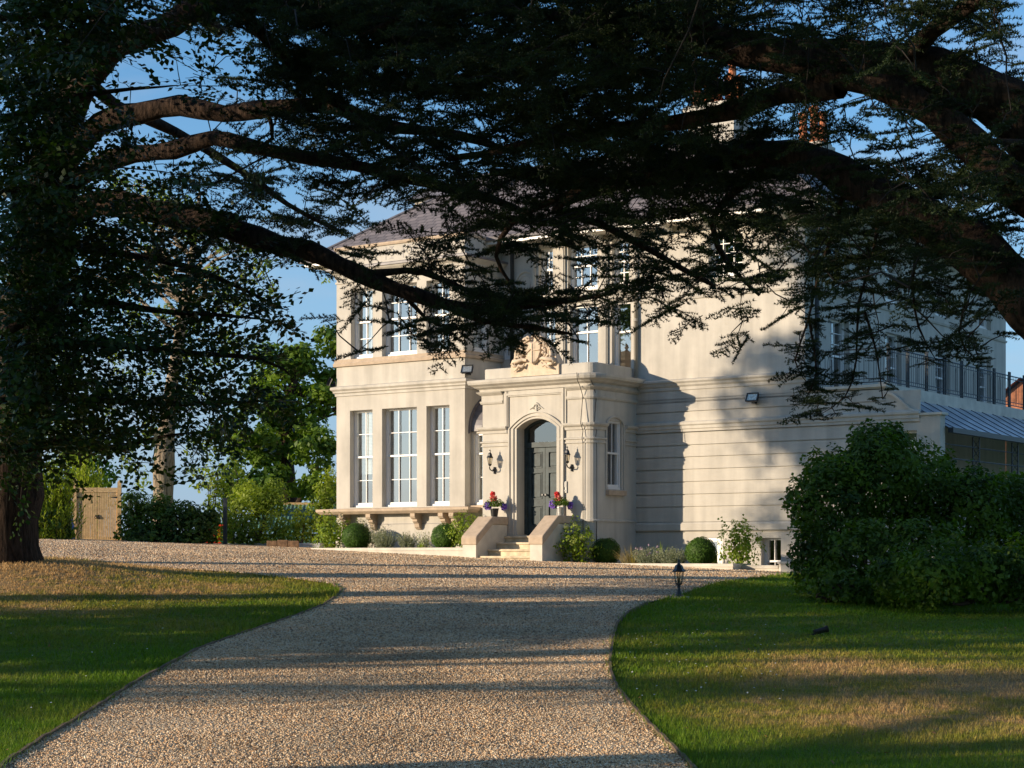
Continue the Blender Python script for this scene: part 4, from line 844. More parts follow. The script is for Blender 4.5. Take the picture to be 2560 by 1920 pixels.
M['bark'] = bark('cedar_bark', (.018, .012, .009), (.07, .045, .032)); M['bark2'] = bark('pale_bark', (.16, .12, .08), (.42, .34, .25)); M['twig'] = mat('twig', (.05, .035, .022), .9); M['darktwig'] = mat('cedar_twig', (.020, .014, .010), .9)
def tubes(segs, n=6):
    """many tapered tubes: list of (points array, radii array)"""
    Vs = []; Fs = []; k = 0; an = np.linspace(0, 2 * np.pi, n, endpoint=False); ca, sa = np.cos(an)[None, :, None], np.sin(an)[None, :, None]
    for P, R_ in segs:
        P = np.asarray(P, float); d = np.gradient(P, axis=0); d = unit(d); ref = np.array([.2, .35, .9]); ref = ref if abs(d[0] @ ref) < .97 else np.array([1., 0, 0])
        a = unit(np.cross(d, ref)); b = np.cross(d, a); V = P[:, None, :] + (a[:, None, :] * ca + b[:, None, :] * sa) * np.asarray(R_, float)[:, None, None]
        m = len(P); i = (np.arange(m - 1) * n)[:, None] + np.arange(n)[None]; j = (np.arange(m - 1) * n)[:, None] + (np.arange(n)[None] + 1) % n
        Vs.append(V.reshape(-1, 3)); Fs.append(np.stack([i, j, j + n, i + n], -1).reshape(-1, 4) + k); k += m * n
    return np.concatenate(Vs), np.concatenate(Fs)
def smoothline(pts, rs, step=.35, wob=.0):
    P = np.asarray(pts, float); R_ = np.asarray(rs, float); n = len(P); out_p = []; out_r = []
    for i in range(n - 1):
        p0 = P[max(i - 1, 0)]; p1 = P[i]; p2 = P[i + 1]; p3 = P[min(i + 2, n - 1)]; k = max(2, int(np.linalg.norm(p2 - p1) / step)); t = np.linspace(0, 1, k, endpoint=False)[:, None]
        out_p.append(.5 * ((2 * p1) + (-p0 + p2) * t + (2 * p0 - 5 * p1 + 4 * p2 - p3) * t ** 2 + (-p0 + 3 * p1 - 3 * p2 + p3) * t ** 3)); out_r.append(R_[i] + (R_[i + 1] - R_[i]) * t[:, 0])
    out_p.append(P[-1:]); out_r.append(R_[-1:]); P = np.concatenate(out_p); R_ = np.concatenate(out_r)
    if wob: P = P + wob * np.sin(np.arange(len(P))[:, None] * np.array([.9, 1.3, 1.1]) + np.array([1, 2, 3])) ; R_ = R_ * (1 + .10 * np.sin(np.arange(len(P)) * 1.9))
    return P, R_
def shrub(name, label, cat, pos, rx, h, leaf, n, m, group=None, aspect=.5, shell=.55, lump=.18, ry=None, stems=True, up=.3, z0=0.0, core=None, flat=1.0):
    ry = ry or rx; g = empty(name, pos); tag(g, label, cat, group)
    d = rdir(n); r = (shell + (1 - shell) * rng.random(n) ** .5)
    ph = rng.random(6) * 6
    lm = 1 + lump * (np.sin(d[:, 0] * 5 + ph[0]) * np.sin(d[:, 1] * 4 + ph[1]) + np.sin(d[:, 2] * 6 + ph[2]) * np.sin(d[:, 0] * 7 + ph[3])) + lump * .5 * np.sin(d[:, 1] * 11 + d[:, 2] * 9 + ph[4])
    c = d * (r * lm)[:, None] * np.array([rx, ry, h / 2]); c[:, 2] += h / 2 + z0
    keep = c[:, 2] > .01; c = c[keep]; d = d[keep]; n = len(c)
    nor = unit(d + .7 * rdir(n) + np.array([0, 0, up])); ax = unit(np.cross(nor, rdir(n)) + np.array([0, 0, .25]))
    L_ = leaf * (.6 + .8 * rng.random(n)); V, F = leaves(c, ax, nor, L_, L_ * aspect, .06)
    np_mesh('foliage', V, F, m, g)
    if stems:
        sg = []
        for i in range(9 if rx > .4 else 5):
            a = rng.random() * 6.28; e = np.array([math.cos(a) * rx * .6 * rng.random(), math.sin(a) * ry * .6 * rng.random(), h * (.6 + .35 * rng.random())]); sg.append(smoothline([(e[0] * .1, e[1] * .1, -.05), (e[0] * .5, e[1] * .5, h * .35), tuple(e)], [.02 * rx + .006, .012 * rx + .004, .003], .3))
        V, F = tubes(sg, 5); np_mesh('stems', V, F, M['twig'], g)
    return g
def hp(px, w, z): return H(hu(px, w), w, z)
GB = 'clipped box balls in the flower beds'
def ball(px, w, z, r, label):
    g = shrub('box_ball', label, 'topiary', hp(px, w, z), r, r * 1.9, .026, 5200, M['box'], GB, shell=.9, lump=.03, stems=False, aspect=.6)
    k = MB(); k.lathe([(.01, .02)] + [(r * .9 * math.sin(t), r * .95 - r * .86 * math.cos(t)) for t in np.linspace(.2, 3.0, 10)] + [(.005, r * 1.8)], n=18); k.build('inner_foliage', M['hedge'], g, smooth=True)
ball(891, -.75, .13, .37, 'clipped box ball under the left bay window, beside the pale variegated shrub'); ball(1113, -.75, .13, .35, 'clipped box ball left of the entrance steps')
ball(1515, -.05, -.23, .345, 'clipped box ball nearest the right of the steps, by the tufted grass'); ball(1752, -.05, -.25, .36, 'clipped box ball in front of the white basement door')
shrub('leafy_shrub', 'light green leafy shrub at the left end of the bay flower bed', 'shrub', hp(828, -.55, .1), .44, .98, .075, 1500, M['lime'], shell=.3, lump=.3)
shrub('variegated_shrub', 'cream and green variegated shrub behind the left box ball', 'shrub', hp(915, -.3, .1), .42, .80, .05, 900, M['varieg'], shell=.2, lump=.3)
shrub('flowering_shrub', 'white flowering shrub against the left cheek wall of the steps', 'shrub', hp(1160, -.8, .08), .42, .95, .06, 1700, M['lime'], shell=.3, lump=.3)
shrub('flowering_shrub', 'small pale shrub between the silver plants and the second box ball', 'shrub', hp(1062, -.5, .1), .24, .50, .04, 600, M['varieg'], shell=.2, lump=.3)
def spiky(name, label, cat, pos, rx, h, n, m, w=.012, group=None, leafy=0, lean=.7, fl=None):
    g = empty(name, pos); tag(g, label, cat, group); a = rng.random(n) * 6.283; q = rng.random(n) ** .6; r0 = q * rx * .45; hh = h * (.55 + .45 * rng.random(n)) * (1 - .25 * q)
    B = np.stack([np.cos(a) * r0, np.sin(a) * r0, np.zeros(n)], -1); out = np.stack([np.cos(a), np.sin(a), 0 * a], -1) * (q * rx * lean)[:, None]
    T1 = B + out * .4 + np.array([0, 0, 1]) * (hh * .6)[:, None]; T2 = B + out + np.array([0, 0, 1]) * hh[:, None]; sdv = np.stack([-np.sin(a + .6), np.cos(a + .6), 0 * a], -1) * w / 2
    V = np.stack([B - sdv, B + sdv, T1 + sdv, T1 - sdv, T2], 1).reshape(-1, 3); k = np.arange(n) * 5
    F = np.concatenate([np.stack([k, k + 1, k + 2, k + 3], -1), np.stack([k + 3, k + 2, k + 4, k + 4], -1)])
    F3 = np.concatenate([np.stack([k, k + 1, k + 2], -1), np.stack([k, k + 2, k + 3], -1), np.stack([k + 3, k + 2, k + 4], -1)])
    if leafy:
        i = rng.integers(0, n, n * leafy); t = (.2 + .8 * rng.random(n * leafy))[:, None]; c = B[i] * (1 - t) + T2[i] * t + out[i] * -.1 * t * (1 - t); dd = rdir(len(i)); dd[:, 2] = np.abs(dd[:, 2]) + .4
        v2, f2 = leaves(c + unit(dd) * .014, dd, rdir(len(i)), .045, .010); f2 = np.concatenate([f2[:, [0, 1, 2]], f2[:, [0, 2, 3]]]) + len(V); V = np.concatenate([V, v2]); F3 = np.concatenate([F3, f2])
    np_mesh('foliage', V, F3, m, g)
    if fl:
        i = rng.integers(0, n, fl[0]); c = T2[i] + np.array([0, 0, .02]); v2, f2 = leaves(np.repeat(c, 6, 0) + rng.normal(size=(fl[0] * 6, 3)) * .012, np.tile([0, 0, 1.], (fl[0] * 6, 1)) + .4 * rdir(fl[0] * 6), rdir(fl[0] * 6), .04, .02); np_mesh('flowers', v2, f2, fl[1], g)
    return g
SG = 'silver leaved plants in the flower beds'
spiky('silver_plant', 'grey green feathery plant right of the left box ball', 'plant', hp(962, -.7, .1), .34, .66, 150, M['silver'], .006, SG, 22)
spiky('silver_plant', 'darker grey feathery plant below the middle bay bracket', 'plant', hp(1018, -.6, .1), .28, .56, 130, M['silver'], .006, SG, 20)
spiky('grass_tuft', 'thin upright green grass tuft left of the second box ball', 'plant', hp(1052, -.9, .1), .12, .32, 70, M['lime'], .008)
spiky('grass_tuft', 'straw coloured feather grass right of the steps', 'plant', hp(1578, -.15, -.25), .34, .60, 260, M['straw'], .006, lean=1.1)
spiky('silver_plant', 'lavender clump with pinkish spikes beside the feather grass', 'plant', hp(1625, -.2, -.25), .42, .50, 200, M['silver'], .006, SG, 22, fl=(16, mat('lavender_spike', (.42, .30, .40), .7)))
spiky('silver_plant', 'broad silver clump left of the box ball by the basement door', 'plant', hp(1682, -.15, -.25), .42, .52, 200, M['silver'], .006, SG, 24)
spiky('iris_plant', 'bright green sword leaved plant among the silver clumps', 'plant', hp(1650, .3, -.25), .18, .72, 16, M['lime'], .035, lean=.8)
def hydrangea(label, pos, rx, h):
    g = shrub('hydrangea', label, 'hydrangea', pos, rx, h, .085, 900, M['lime'], 'lime green hydrangeas right of the steps', shell=.25, lump=.25, aspect=.6)
    n = 26; d = rdir(n); d[:, 2] = np.abs(d[:, 2]); c = d * np.array([rx, rx, h * .5]) * .98; c[:, 2] += h * .5
    for q in c[:18]:
        o = rdir(40) * np.array([.055, .055, .075]); v, f = leaves(q + o, np.cross(o, rdir(40)), unit(o), .03, .026); np_mesh('flower_head', v, f, MATS['lime_flower'], g)
mat('lime_flower', (.34, .40, .10), .7, var=.25, scale=20, transl=.3)
hydrangea('lime hydrangea with conical flower heads against the right cheek wall', hp(1436, -.75, -.25), .50, 1.02); hydrangea('tall lime hydrangea between the white basement door and window', hp(1850, -.05, -.3), .50, 1.08)
def pot(u, w, z, label, rose, metal):
    g = empty('flower_pot', H(u, w, z)); tag(g, label, 'flower pot', 'flower pots on the cheek walls')
    MB().lathe([(.075, 0), (.10, .18), (.11, .185), (.11, .2), (.09, .2)], n=16).build('pot', metal, g, smooth=False)
    n = 420; d = rdir(n); d[:, 2] = np.abs(d[:, 2]) * 1.1 - .15; c = d * np.array([.27, .2, .2]) * (.5 + .5 * rng.random((n, 1))); c[:, 2] += .26
    v, f = leaves(c, rdir(n), d + .5 * rdir(n), .05, .035); np_mesh('foliage', v, f, M['lime'] if False else M['bush'], g)
    for nm, ct, m, cnt, sp in (('petunia_flowers', (-.16, 0, .26), M['purple'], 190, (.11, .12, .10)), ('petunia_flowers', (.22, 0, .24), M['purple'], 130, (.08, .1, .09)), ('geranium_flowers', rose, M['pink'], 190, (.085, .09, .10)), ('geranium_flowers', (rose[0] - .02, rose[1], rose[2] + .1), M['red'], 120, (.055, .05, .06))):
        d = rdir(cnt); c = np.array(ct) + d * np.array(sp) * (rng.random((cnt, 1)) ** .33); v, f = leaves(c, rdir(cnt), d + .4 * rdir(cnt) + np.array([-.3, -.5, 0]), .05, .045); np_mesh(nm, v, f, m, g)
zinc = mat('zinc', (.55, .55, .53), .35, metal=.7, var=.15, scale=20)
pot(1.34, -.62, .93, 'dark flower pot of purple petunias and pink geraniums on the left cheek wall', (-.02, 0, .44), M['black']); pot(3.22, -.62, .93, 'pale metal flower pot of red geraniums on the right cheek wall', (-.06, 0, .40), zinc)

# ------------------------------------------------------------------ clumped trees and hedges
def clump_leaves(clumps, leaf, per_m2, aspect=.6, shell=.35, droop=0.0, jit=.9):
    Cs = []; Ns = []
    for (c, r) in clumps:
        r = np.asarray(r, float) * np.ones(3); n = int(per_m2 * 4 * np.pi * (r[0] * r[2])); d = rdir(n); q = (shell + (1 - shell) * rng.random(n) ** .6)
        lm = 1 + .25 * np.sin(d[:, 0] * 6 + c[0] * 3) * np.sin(d[:, 2] * 7 + c[2] * 5); Cs.append(np.asarray(c) + d * r * (q * lm)[:, None]); Ns.append(d)
    c = np.concatenate(Cs); d = np.concatenate(Ns); n = len(c); nor = unit(d + jit * rdir(n) + np.array([0, 0, .4])); ax = unit(np.cross(nor, rdir(n)) + np.array([0, 0, -droop])); L_ = leaf * (.6 + .8 * rng.random(n))
    return leaves(c, ax, nor, L_, L_ * aspect, .05)
def sub_clumps(c, R_, n, r, squash=.8):
    out_ = []
    for i in range(n):
        d = rdir(1)[0]; q = .45 + .55 * rng.random(); out_.append((np.asarray(c) + d * np.asarray(R_) * q, (r * (.7 + .6 * rng.random()), r * (.7 + .6 * rng.random()), r * squash * (.7 + .6 * rng.random()))))
    return out_
def tree(name, label, base, trunk, clumps, leaf, dens, m, bk, group=None, aspect=.6, droop=0., nlimb=14, cat='tree', shell=.35, origin=True):
    """trunk: list of (xyz, r); limbs run from the trunk to the biggest clumps"""
    base = np.array(base, float); g = empty(name, tuple(base)); tag(g, label, cat, group)
    P, R_ = smoothline([p for p, _ in trunk], [r for _, r in trunk], .5, .0); segs = [(P - base, R_)]
    for (c, r) in sorted(clumps, key=lambda k: -np.max(k[1]))[:nlimb]:
        c = np.asarray(c); d = np.linalg.norm(P - c, axis=1) + 2.5 * np.maximum(0, P[:, 2] - c[2] + .5 * np.linalg.norm((P - c)[:, :2], axis=1)); i = int(np.argmin(d)); s0 = P[i]; mid = (s0 + c) / 2 + np.array([0, 0, .12 * np.linalg.norm(c - s0)]) * rng.uniform(-.5, 1) + rng.normal(size=3) * .15
        r0 = min(R_[i] * .5, .03 + .035 * np.linalg.norm(c - s0)); p, q = smoothline([s0, mid, c], [r0, r0 * .6, .015], .4); segs.append((p - base, q))
        for k in range(3): e = c + rdir(1)[0] * np.asarray(r) * .8; p, q = smoothline([mid, (mid + e) / 2 + rng.normal(size=3) * .1, e], [r0 * .4, r0 * .25, .008], .4); segs.append((p - base, q))
    V, F = tubes(segs, 8); np_mesh('trunk', V, F, bk, g, smooth=True)
    V, F = clump_leaves(clumps, leaf, dens, aspect, shell, droop); np_mesh('crown', V - base.astype(V.dtype), F, m, g)
    return g
def A(px, py, Y): return np.array(at(px, py, Y))
# big green tree behind the left corner of the house
cl = []
for (px, py, rp, Y) in ((770, 880, 75, 66), (690, 930, 85, 65), (760, 1010, 90, 64), (640, 1020, 75, 63), (700, 1110, 95, 63), (620, 1120, 70, 62), (800, 1130, 80, 62), (560, 1090, 45, 62), (680, 1210, 80, 61), (600, 1220, 70, 61), (780, 1230, 70, 61), (840, 980, 80, 66), (860, 860, 60, 66)):
    r = rp / FPX * Y; cl += sub_clumps(A(px, py, Y), (r, r, r * .8), 9, r * .42)
c0 = A(720, 1390, 64); tree('broadleaf_tree', 'large dense green tree behind the left corner of the house', (c0[0], c0[1], .1), [((c0[0], c0[1], 0), .5), (A(715, 1250, 64), .42), (A(710, 1080, 64), .3), (A(740, 930, 65), .12)], cl, .19, 75, M['deep'], M['bark'], nlimb=26)
# tall pale-barked tree with thin sunlit foliage
cl = []
for (px, py, rp, Y) in ((420, 560, 90, 56), (520, 620, 80, 55), (620, 640, 70, 56), (330, 640, 80, 57), (450, 720, 80, 56), (560, 760, 60, 55), (660, 710, 40, 55), (380, 800, 70, 56), (480, 850, 60, 56), (330, 900, 60, 56), (200, 560, 70, 57), (240, 700, 70, 57), (560, 880, 60, 55), (470, 960, 55, 55), (300, 1000, 50, 56), (500, 1110, 40, 54), (520, 1200, 35, 54), (250, 1080, 50, 56), (330, 480, 90, 57), (820, 660, 20, 54), (815, 700, 18, 54), (160, 900, 60, 57), (140, 1060, 50, 57), (320, 1150, 38, 55), (350, 1195, 30, 54.5), (490, 1180, 36, 54), (555, 1150, 40, 54), (380, 1080, 45, 55)):
    r = rp / FPX * Y; cl += sub_clumps(A(px, py, Y), (r, r, r), 7, r * .42)
c0 = A(408, 1390, 55); T_ = [((c0[0], c0[1], 0), .40), (A(408, 1240, 55), .30), (A(410, 1170, 55), .34), (A(415, 1090, 55), .28), (A(430, 960, 55), .2), (A(455, 800, 55.5), .16), (A(480, 640, 56), .11), (A(500, 480, 56), .05)]
tree('pale_tree', 'tall pale barked tree with thin sunlit leaves behind the clipped hedge', (c0[0], c0[1], .1), T_, cl, .13, 38, M['sunny'], M['bark2'], nlimb=34)
# distant conifer at the left behind the gate, and bush masses
cl = sub_clumps(A(210, 1180, 70), (1.4, 1.2, 1.3), 16, .55); c0 = A(210, 1390, 70); tree('dark_conifer', 'dark distant tree rising behind the shrubs beside the gate', (c0[0], c0[1], .1), [((c0[0], c0[1], 0), .25), (A(210, 1150, 70), .08)], cl, .20, 40, M['deep'], M['bark'])
def hedge(name, label, pts, leaf, dens, m, cat='hedge', shell=.35, aspect=.5, droop=0., group=None, zb=None):
    """pts: (px, py, Y, rx_px, rz_px)"""
    cs = [(A(px, py, Y), (rx / FPX * Y, min(rx / FPX * Y, 1.0), rz / FPX * Y)) for px, py, Y, rx, rz in pts]; b = cs[0][0]; base = np.array([b[0], b[1], tz(b[0], b[1]) if zb is None else zb])
    g = empty(name, tuple(base)); tag(g, label, cat, group); V, F = clump_leaves(cs, leaf, dens, aspect, shell, droop); k = V[:, 2] > terr(V[:, 0], V[:, 1]) + .01; kk = k.reshape(-1, 4).all(1); V = V.reshape(-1, 4, 3)[kk].reshape(-1, 3)
    F = (np.arange(len(V) // 4) * 4)[:, None] + np.arange(4)[None]; np_mesh('foliage', V - base, F, m, g)
    sg = []
    for c, r in [k_ for k_ in cs if k_[1][0] > .55 * max(q_[1][0] for q_ in cs)]:
        for j in range(5): e = c + rdir(1)[0] * np.asarray(r) * .7; s0 = np.array([c[0] + rng.normal() * .15, c[1] + rng.normal() * .15, base[2] - .05]); p, q = smoothline([s0, (s0 + e) / 2 + rng.normal(size=3) * .08, e], [.035, .022, .006], .4); sg.append((p - base, q))
    V, F = tubes(sg, 5); np_mesh('stems', V, F, M['twig'], g); return g
hedge('clipped_hedge', 'dark green laurel hedge right of the wooden gate', [(330, 1330, 48.5, 45, 60), (335, 1265, 48.8, 42, 42), (400, 1265, 48.6, 45, 35), (470, 1285, 48.4, 45, 35), (525, 1300, 48.6, 30, 40), (385, 1310, 48.4, 50, 65), (440, 1320, 48.2, 50, 60), (495, 1325, 48.2, 45, 55), (370, 1350, 48, 60, 35), (460, 1355, 48, 60, 30), (520, 1345, 48.3, 25, 40)], .13, 230, M['hedge'])
hedge('leafy_bush', 'sunlit evergreen bush behind the grey wall near the house', [(640, 1250, 50, 55, 50), (690, 1255, 50, 40, 45), (600, 1290, 50, 45, 60), (650, 1320, 49.8, 75, 50), (720, 1330, 49.6, 35, 35), (610, 1230, 51, 30, 35), (690, 1215, 50.5, 25, 25), (600, 1350, 49.6, 50, 30), (680, 1360, 49.6, 55, 22)], .10, 240, M['sunny'], 'shrub')
hedge('leafy_bush', 'narrow upright yellow green bush against the left wall of the bay', [(815, 1235, 49.5, 32, 50), (800, 1290, 49.3, 45, 50), (760, 1330, 49.2, 40, 35), (745, 1300, 49.1, 20, 40), (825, 1190, 49.5, 18, 25)], .10, 240, M['sunny'], 'shrub')
hedge('leafy_bush', 'thin sunlit bush beside the dark post', [(570, 1245, 52, 40, 55), (545, 1200, 52, 35, 45), (530, 1270, 51, 30, 45), (590, 1190, 53, 35, 40), (570, 1320, 50.5, 40, 50)], .11, 130, M['sunny'], 'shrub')
def spray_bush(name, label, pts, m, n, L_=.13, cat='shrub'):
    """upright shoots carrying narrow leaves"""
    b = A(*pts[0][:3]); base = np.array([b[0], b[1], tz(b[0], b[1])]); g = empty(name, tuple(base)); tag(g, label, cat); Cs = []; Ax = []; sg = []
    for px, py, Y, rx in pts:
        t = A(px, py, Y); R_ = rx / FPX * Y
        for i in range(n):
            q = rng.random() ** .8; e = t + np.array([rng.normal() * R_ * .6, rng.normal() * R_ * .6, 0]); e[2] = base[2] + (t[2] - base[2]) * (.25 + .8 * q); s0 = np.array([e[0] * .7 + t[0] * .3, e[1] * .7 + t[1] * .3, e[2] - .7 - .3 * rng.random()])
            k = 16; u = np.linspace(.1, 1, k)[:, None]; P = s0 + (e - s0) * u; d = unit((e - s0)[None] * .9 + rdir(k) * .55 * np.linalg.norm(e - s0)); Cs.append(P + d * L_ * .5); Ax.append(d); sg.append((np.stack([s0, (s0 + e) / 2, e]), [.008, .006, .003]))
    c = np.concatenate(Cs); a = np.concatenate(Ax); V, F = leaves(c, a, rdir(len(c)) + np.array([0, 0, 1.]), L_ * (.7 + .6 * rng.random(len(c))), L_ * .28, .02); np_mesh('foliage', V - base, F, m, g); V, F = tubes(sg, 3); np_mesh('stems', V - base, F, M['twig'], g)
spray_bush('willow_leaved_shrub', 'bright yellow green willow leaved shrub left of the gate', [(130, 1150, 47, 40), (100, 1190, 47, 40), (150, 1190, 47, 32), (130, 1260, 46.5, 45), (200, 1150, 50.5, 35), (235, 1170, 50.5, 30), (140, 1240, 47, 30), (60, 1180, 47.5, 45), (110, 1330, 46.5, 50), (70, 1250, 47.5, 25)], M['bamboo'], 90)
hedge('dark_shrub', 'low dark shrub under the willow leaved shrub beside the big trunk', [(120, 1320, 46.6, 55, 50), (165, 1340, 46.8, 30, 35), (70, 1300, 46.4, 50, 60)], .12, 220, M['hedge'], 'shrub')
# the big rounded bush on the right
pts = [(2200, 1220, 30.5, 150, 150), (2080, 1290, 30, 110, 150), (2200, 1160, 31, 110, 90), (2310, 1240, 30.5, 110, 120), (2050, 1380, 29.6, 85, 90), (2160, 1400, 28.8, 130, 110), (2300, 1400, 28.6, 120, 110), (2420, 1290, 30, 110, 120), (2530, 1310, 30.5, 100, 130), (2440, 1440, 29, 110, 80), (2560, 1450, 30, 80, 80), (2640, 1310, 31, 110, 150), (2050, 1180, 30.6, 50, 60), (2180, 1110, 31, 60, 60), (2110, 1180, 31, 70, 70), (2350, 1180, 31.5, 40, 50), (2230, 1095, 31, 45, 45), (2010, 1250, 30.4, 50, 70), (2120, 1470, 28.2, 120, 55), (2250, 1490, 28, 120, 50), (2370, 1480, 28.2, 110, 50), (2480, 1490, 29, 90, 45), (2030, 1440, 29.3, 60, 45), (2330, 1450, 26.6, 90, 75), (2430, 1430, 26.8, 100, 90), (2540, 1430, 27, 95, 95), (2250, 1440, 27.2, 80, 70), (2640, 1420, 27, 95, 95), (2440, 1225, 30.6, 80, 60), (2540, 1235, 30.8, 90, 60)]
hedge('rounded_bush', 'big rounded dark green bush at the right edge of the lawn', pts, .085, 420, M['bush'], 'bush', shell=.45, aspect=.62)

# ------------------------------------------------------------------ the two cedars: limbs, side branches and needle sprays
def spray_proto(seed, flat=.25):
    r = np.random.default_rng(seed); V = []; F = []
    def tri(a, b, c): k = len(V); V.extend([a, b, c]); F.append((k, k + 1, k + 2))
    def stick(a, b, w):
        d = unit(b - a); s = unit(np.cross(d, [0, 0, 1.])) * w; u = np.array([0, 0, w]); k = len(V); V.extend([a - s, a + s, b, a - u, a + u]); F.extend([(k, k + 1, k + 2), (k + 3, k + 4, k + 2)])
    def tuft(p, d, s):
        for i in range(9):
            q = unit(d * .5 + r.normal(size=3) * .8 + np.array([0, 0, .45])) * s * r.uniform(.7, 1.25); w = unit(np.cross(q, r.normal(size=3))) * s * .155; tri(p - w, p + w, p + q)
    ax = lambda t: np.array([t, .05 * math.sin(t * 5 + seed), -.10 * t * t])
    stick(ax(0), ax(.5), .010); stick(ax(.45), ax(1.0), .007)
    for i in range(13):
        t = .06 + i * .072; p = ax(t); s = 1 if i % 2 else -1; L_ = (.46 * (1 - t * .72)) * r.uniform(.6, 1.15); a = rad(r.uniform(38, 68)) * s
        d = np.array([math.cos(a), math.sin(a), r.uniform(-.25, .12)]); e = p + d * L_; stick(p, e, .005)
        m = max(2, int(L_ / .046))
        for j in range(1, m + 1): tuft(p + (e - p) * j / m, d, .060)
        tuft(p, np.array([1., 0, 0]), .05)
    tuft(ax(1.0), np.array([1., 0, 0]), .06)
    return np.array(V), np.array(F)
def leaf_proto(seed):
    r = np.random.default_rng(seed); c = []; a = []; n_ = []; V = []; F = []
    for i in range(16):
        t = .05 + i * .062; s = 1 if i % 2 else -1; d = np.array([.75, s * .8, r.uniform(-.5, .1)]); p = np.array([t, 0, -.18 * t * t]); L_ = .085 * r.uniform(.7, 1.2)
        for rep in range(1 if i < 4 else 2): c.append(p + unit(d) * (.06 + .09 * rep) + r.normal(size=3) * .02); a.append(d + r.normal(size=3) * .25); n_.append(np.array([0, 0, 1.]) + r.normal(size=3) * .45)
    v, f = leaves(np.array(c), np.array(a), np.array(n_), .092, .072, .012); f = np.concatenate([f[:, [0, 1, 2]], f[:, [0, 2, 3]]])
    k = len(v); st = np.array([[0, -.006, 0], [0, .006, 0], [1, 0, -.18], [0, 0, -.006], [0, 0, .006]]); v = np.concatenate([v, st]); f = np.concatenate([f, [[k, k + 1, k + 2], [k + 3, k + 4, k + 2]]])
    return v, f
def place_sprays(protos, pos, dirs, size, roll=.5, upn=None):
    n = len(pos); x = unit(dirs); up = np.tile([0, 0, 1.], (n, 1)) + roll * rng.normal(size=(n, 3)); y = unit(np.cross(up, x)); z = np.cross(x, y); Vs = []; Fs = []; k = 0; idx = rng.integers(0, len(protos), n)
    for j, (pv, pf) in enumerate(protos):
        s = idx == j; m = s.sum()
        if not m: continue
        v = pv[None] * size[s][:, None, None]; R_ = np.stack([x[s], y[s], z[s]], -1); v = np.einsum('nij,nkj->nki', R_, v) + pos[s][:, None, :]
        Vs.append(v.reshape(-1, 3)); Fs.append((pf[None] + (np.arange(m) * len(pv))[:, None, None]).reshape(-1, 3) + k); k += m * len(pv)
    return np.concatenate(Vs), np.concatenate(Fs)
def grow(limbs, targets, size, rtw=.012, back=.55):
    """run a twig from the nearest wood to each target; returns twig tubes and spray frames"""
    nodes = np.concatenate([P for P, _ in limbs]); T_ = np.array(targets); d0 = np.array([np.min(np.sum((nodes - t) ** 2, 1)) for t in T_]); order = np.argsort(d0)
    cap = len(nodes) + len(T_) * 3; NB = np.empty((cap, 3)); n = len(nodes); NB[:n] = nodes; segs = []; pos = []; dirs = []
    for i in order:
        t = T_[i]; df = NB[:n] - t; q = np.sum(df * df, 1) ; j = int(np.argmin(q)); s = NB[j].copy(); v = t - s; L_ = np.linalg.norm(v)
        if L_ < .12: d = rdir(1)[0]; d[2] *= .2
        else: d = v / L_
        m1 = s + v * .35 + np.array([0, 0, .06 * L_]) + rng.normal(size=3) * .04 * L_; m2 = s + v * .7 + np.array([0, 0, .05 * L_]) + rng.normal(size=3) * .04 * L_
        if L_ > .12:
            r0 = rtw * (.5 + .5 * min(L_, 2.5)); segs.append((np.stack([s, m1, m2, t]), [r0, r0 * .8, r0 * .6, r0 * .35])); NB[n] = m1; NB[n + 1] = m2; NB[n + 2] = t; n += 3
        d = unit(d * np.array([1, 1, .35]) + rng.normal(size=3) * np.array([.25, .25, .08])); pos.append(t - d * back * size[i]); dirs.append(d)
    return segs, np.array(pos), np.array(dirs), order
CM = ["00000068999999999999987656756665", "00000002589999999999997655685554", "00000002699999999999998656665554", "00000002567876789999854665445544",
      "00000233468876568999998764334555", "00000355556677888899999876688888", "00000455555335677878877788888876", "00000333333313653456655567778876",
      "00000000001223642355665446767665", "00000000001335788654442334444544", "00000000000125553211011222211232", "00000000000000000000000000000000"]
BM = ["999875200", "998734551", "993213541", "996310000", "996542100", "998654210", "998765420", "999987763", "999998873", "998778888", "999888877", "998777776", "999999986", "999988872", "831114300", "200000000"]
def nearest_limb(L_, px, py):
    best = None
    for P, _ in L_:
        u = 1280 + P[:, 0] / P[:, 1] * FPX; v = YH - P[:, 2] / P[:, 1] * FPX; d = (u - px) ** 2 + (v - py) ** 2; j = int(np.argmin(d))
        if best is None or d[j] < best[0]: best = (d[j], P[j])
    return best
DYL = -2.9
def limb(pts, r0, r1, wob=.0, step=.35):
    n = len(pts); return smoothline([A(p[0], p[1], p[2] + DYL) for p in pts], r1 + (r0 - r1) * np.linspace(1, 0, n) ** .8, step, .012)
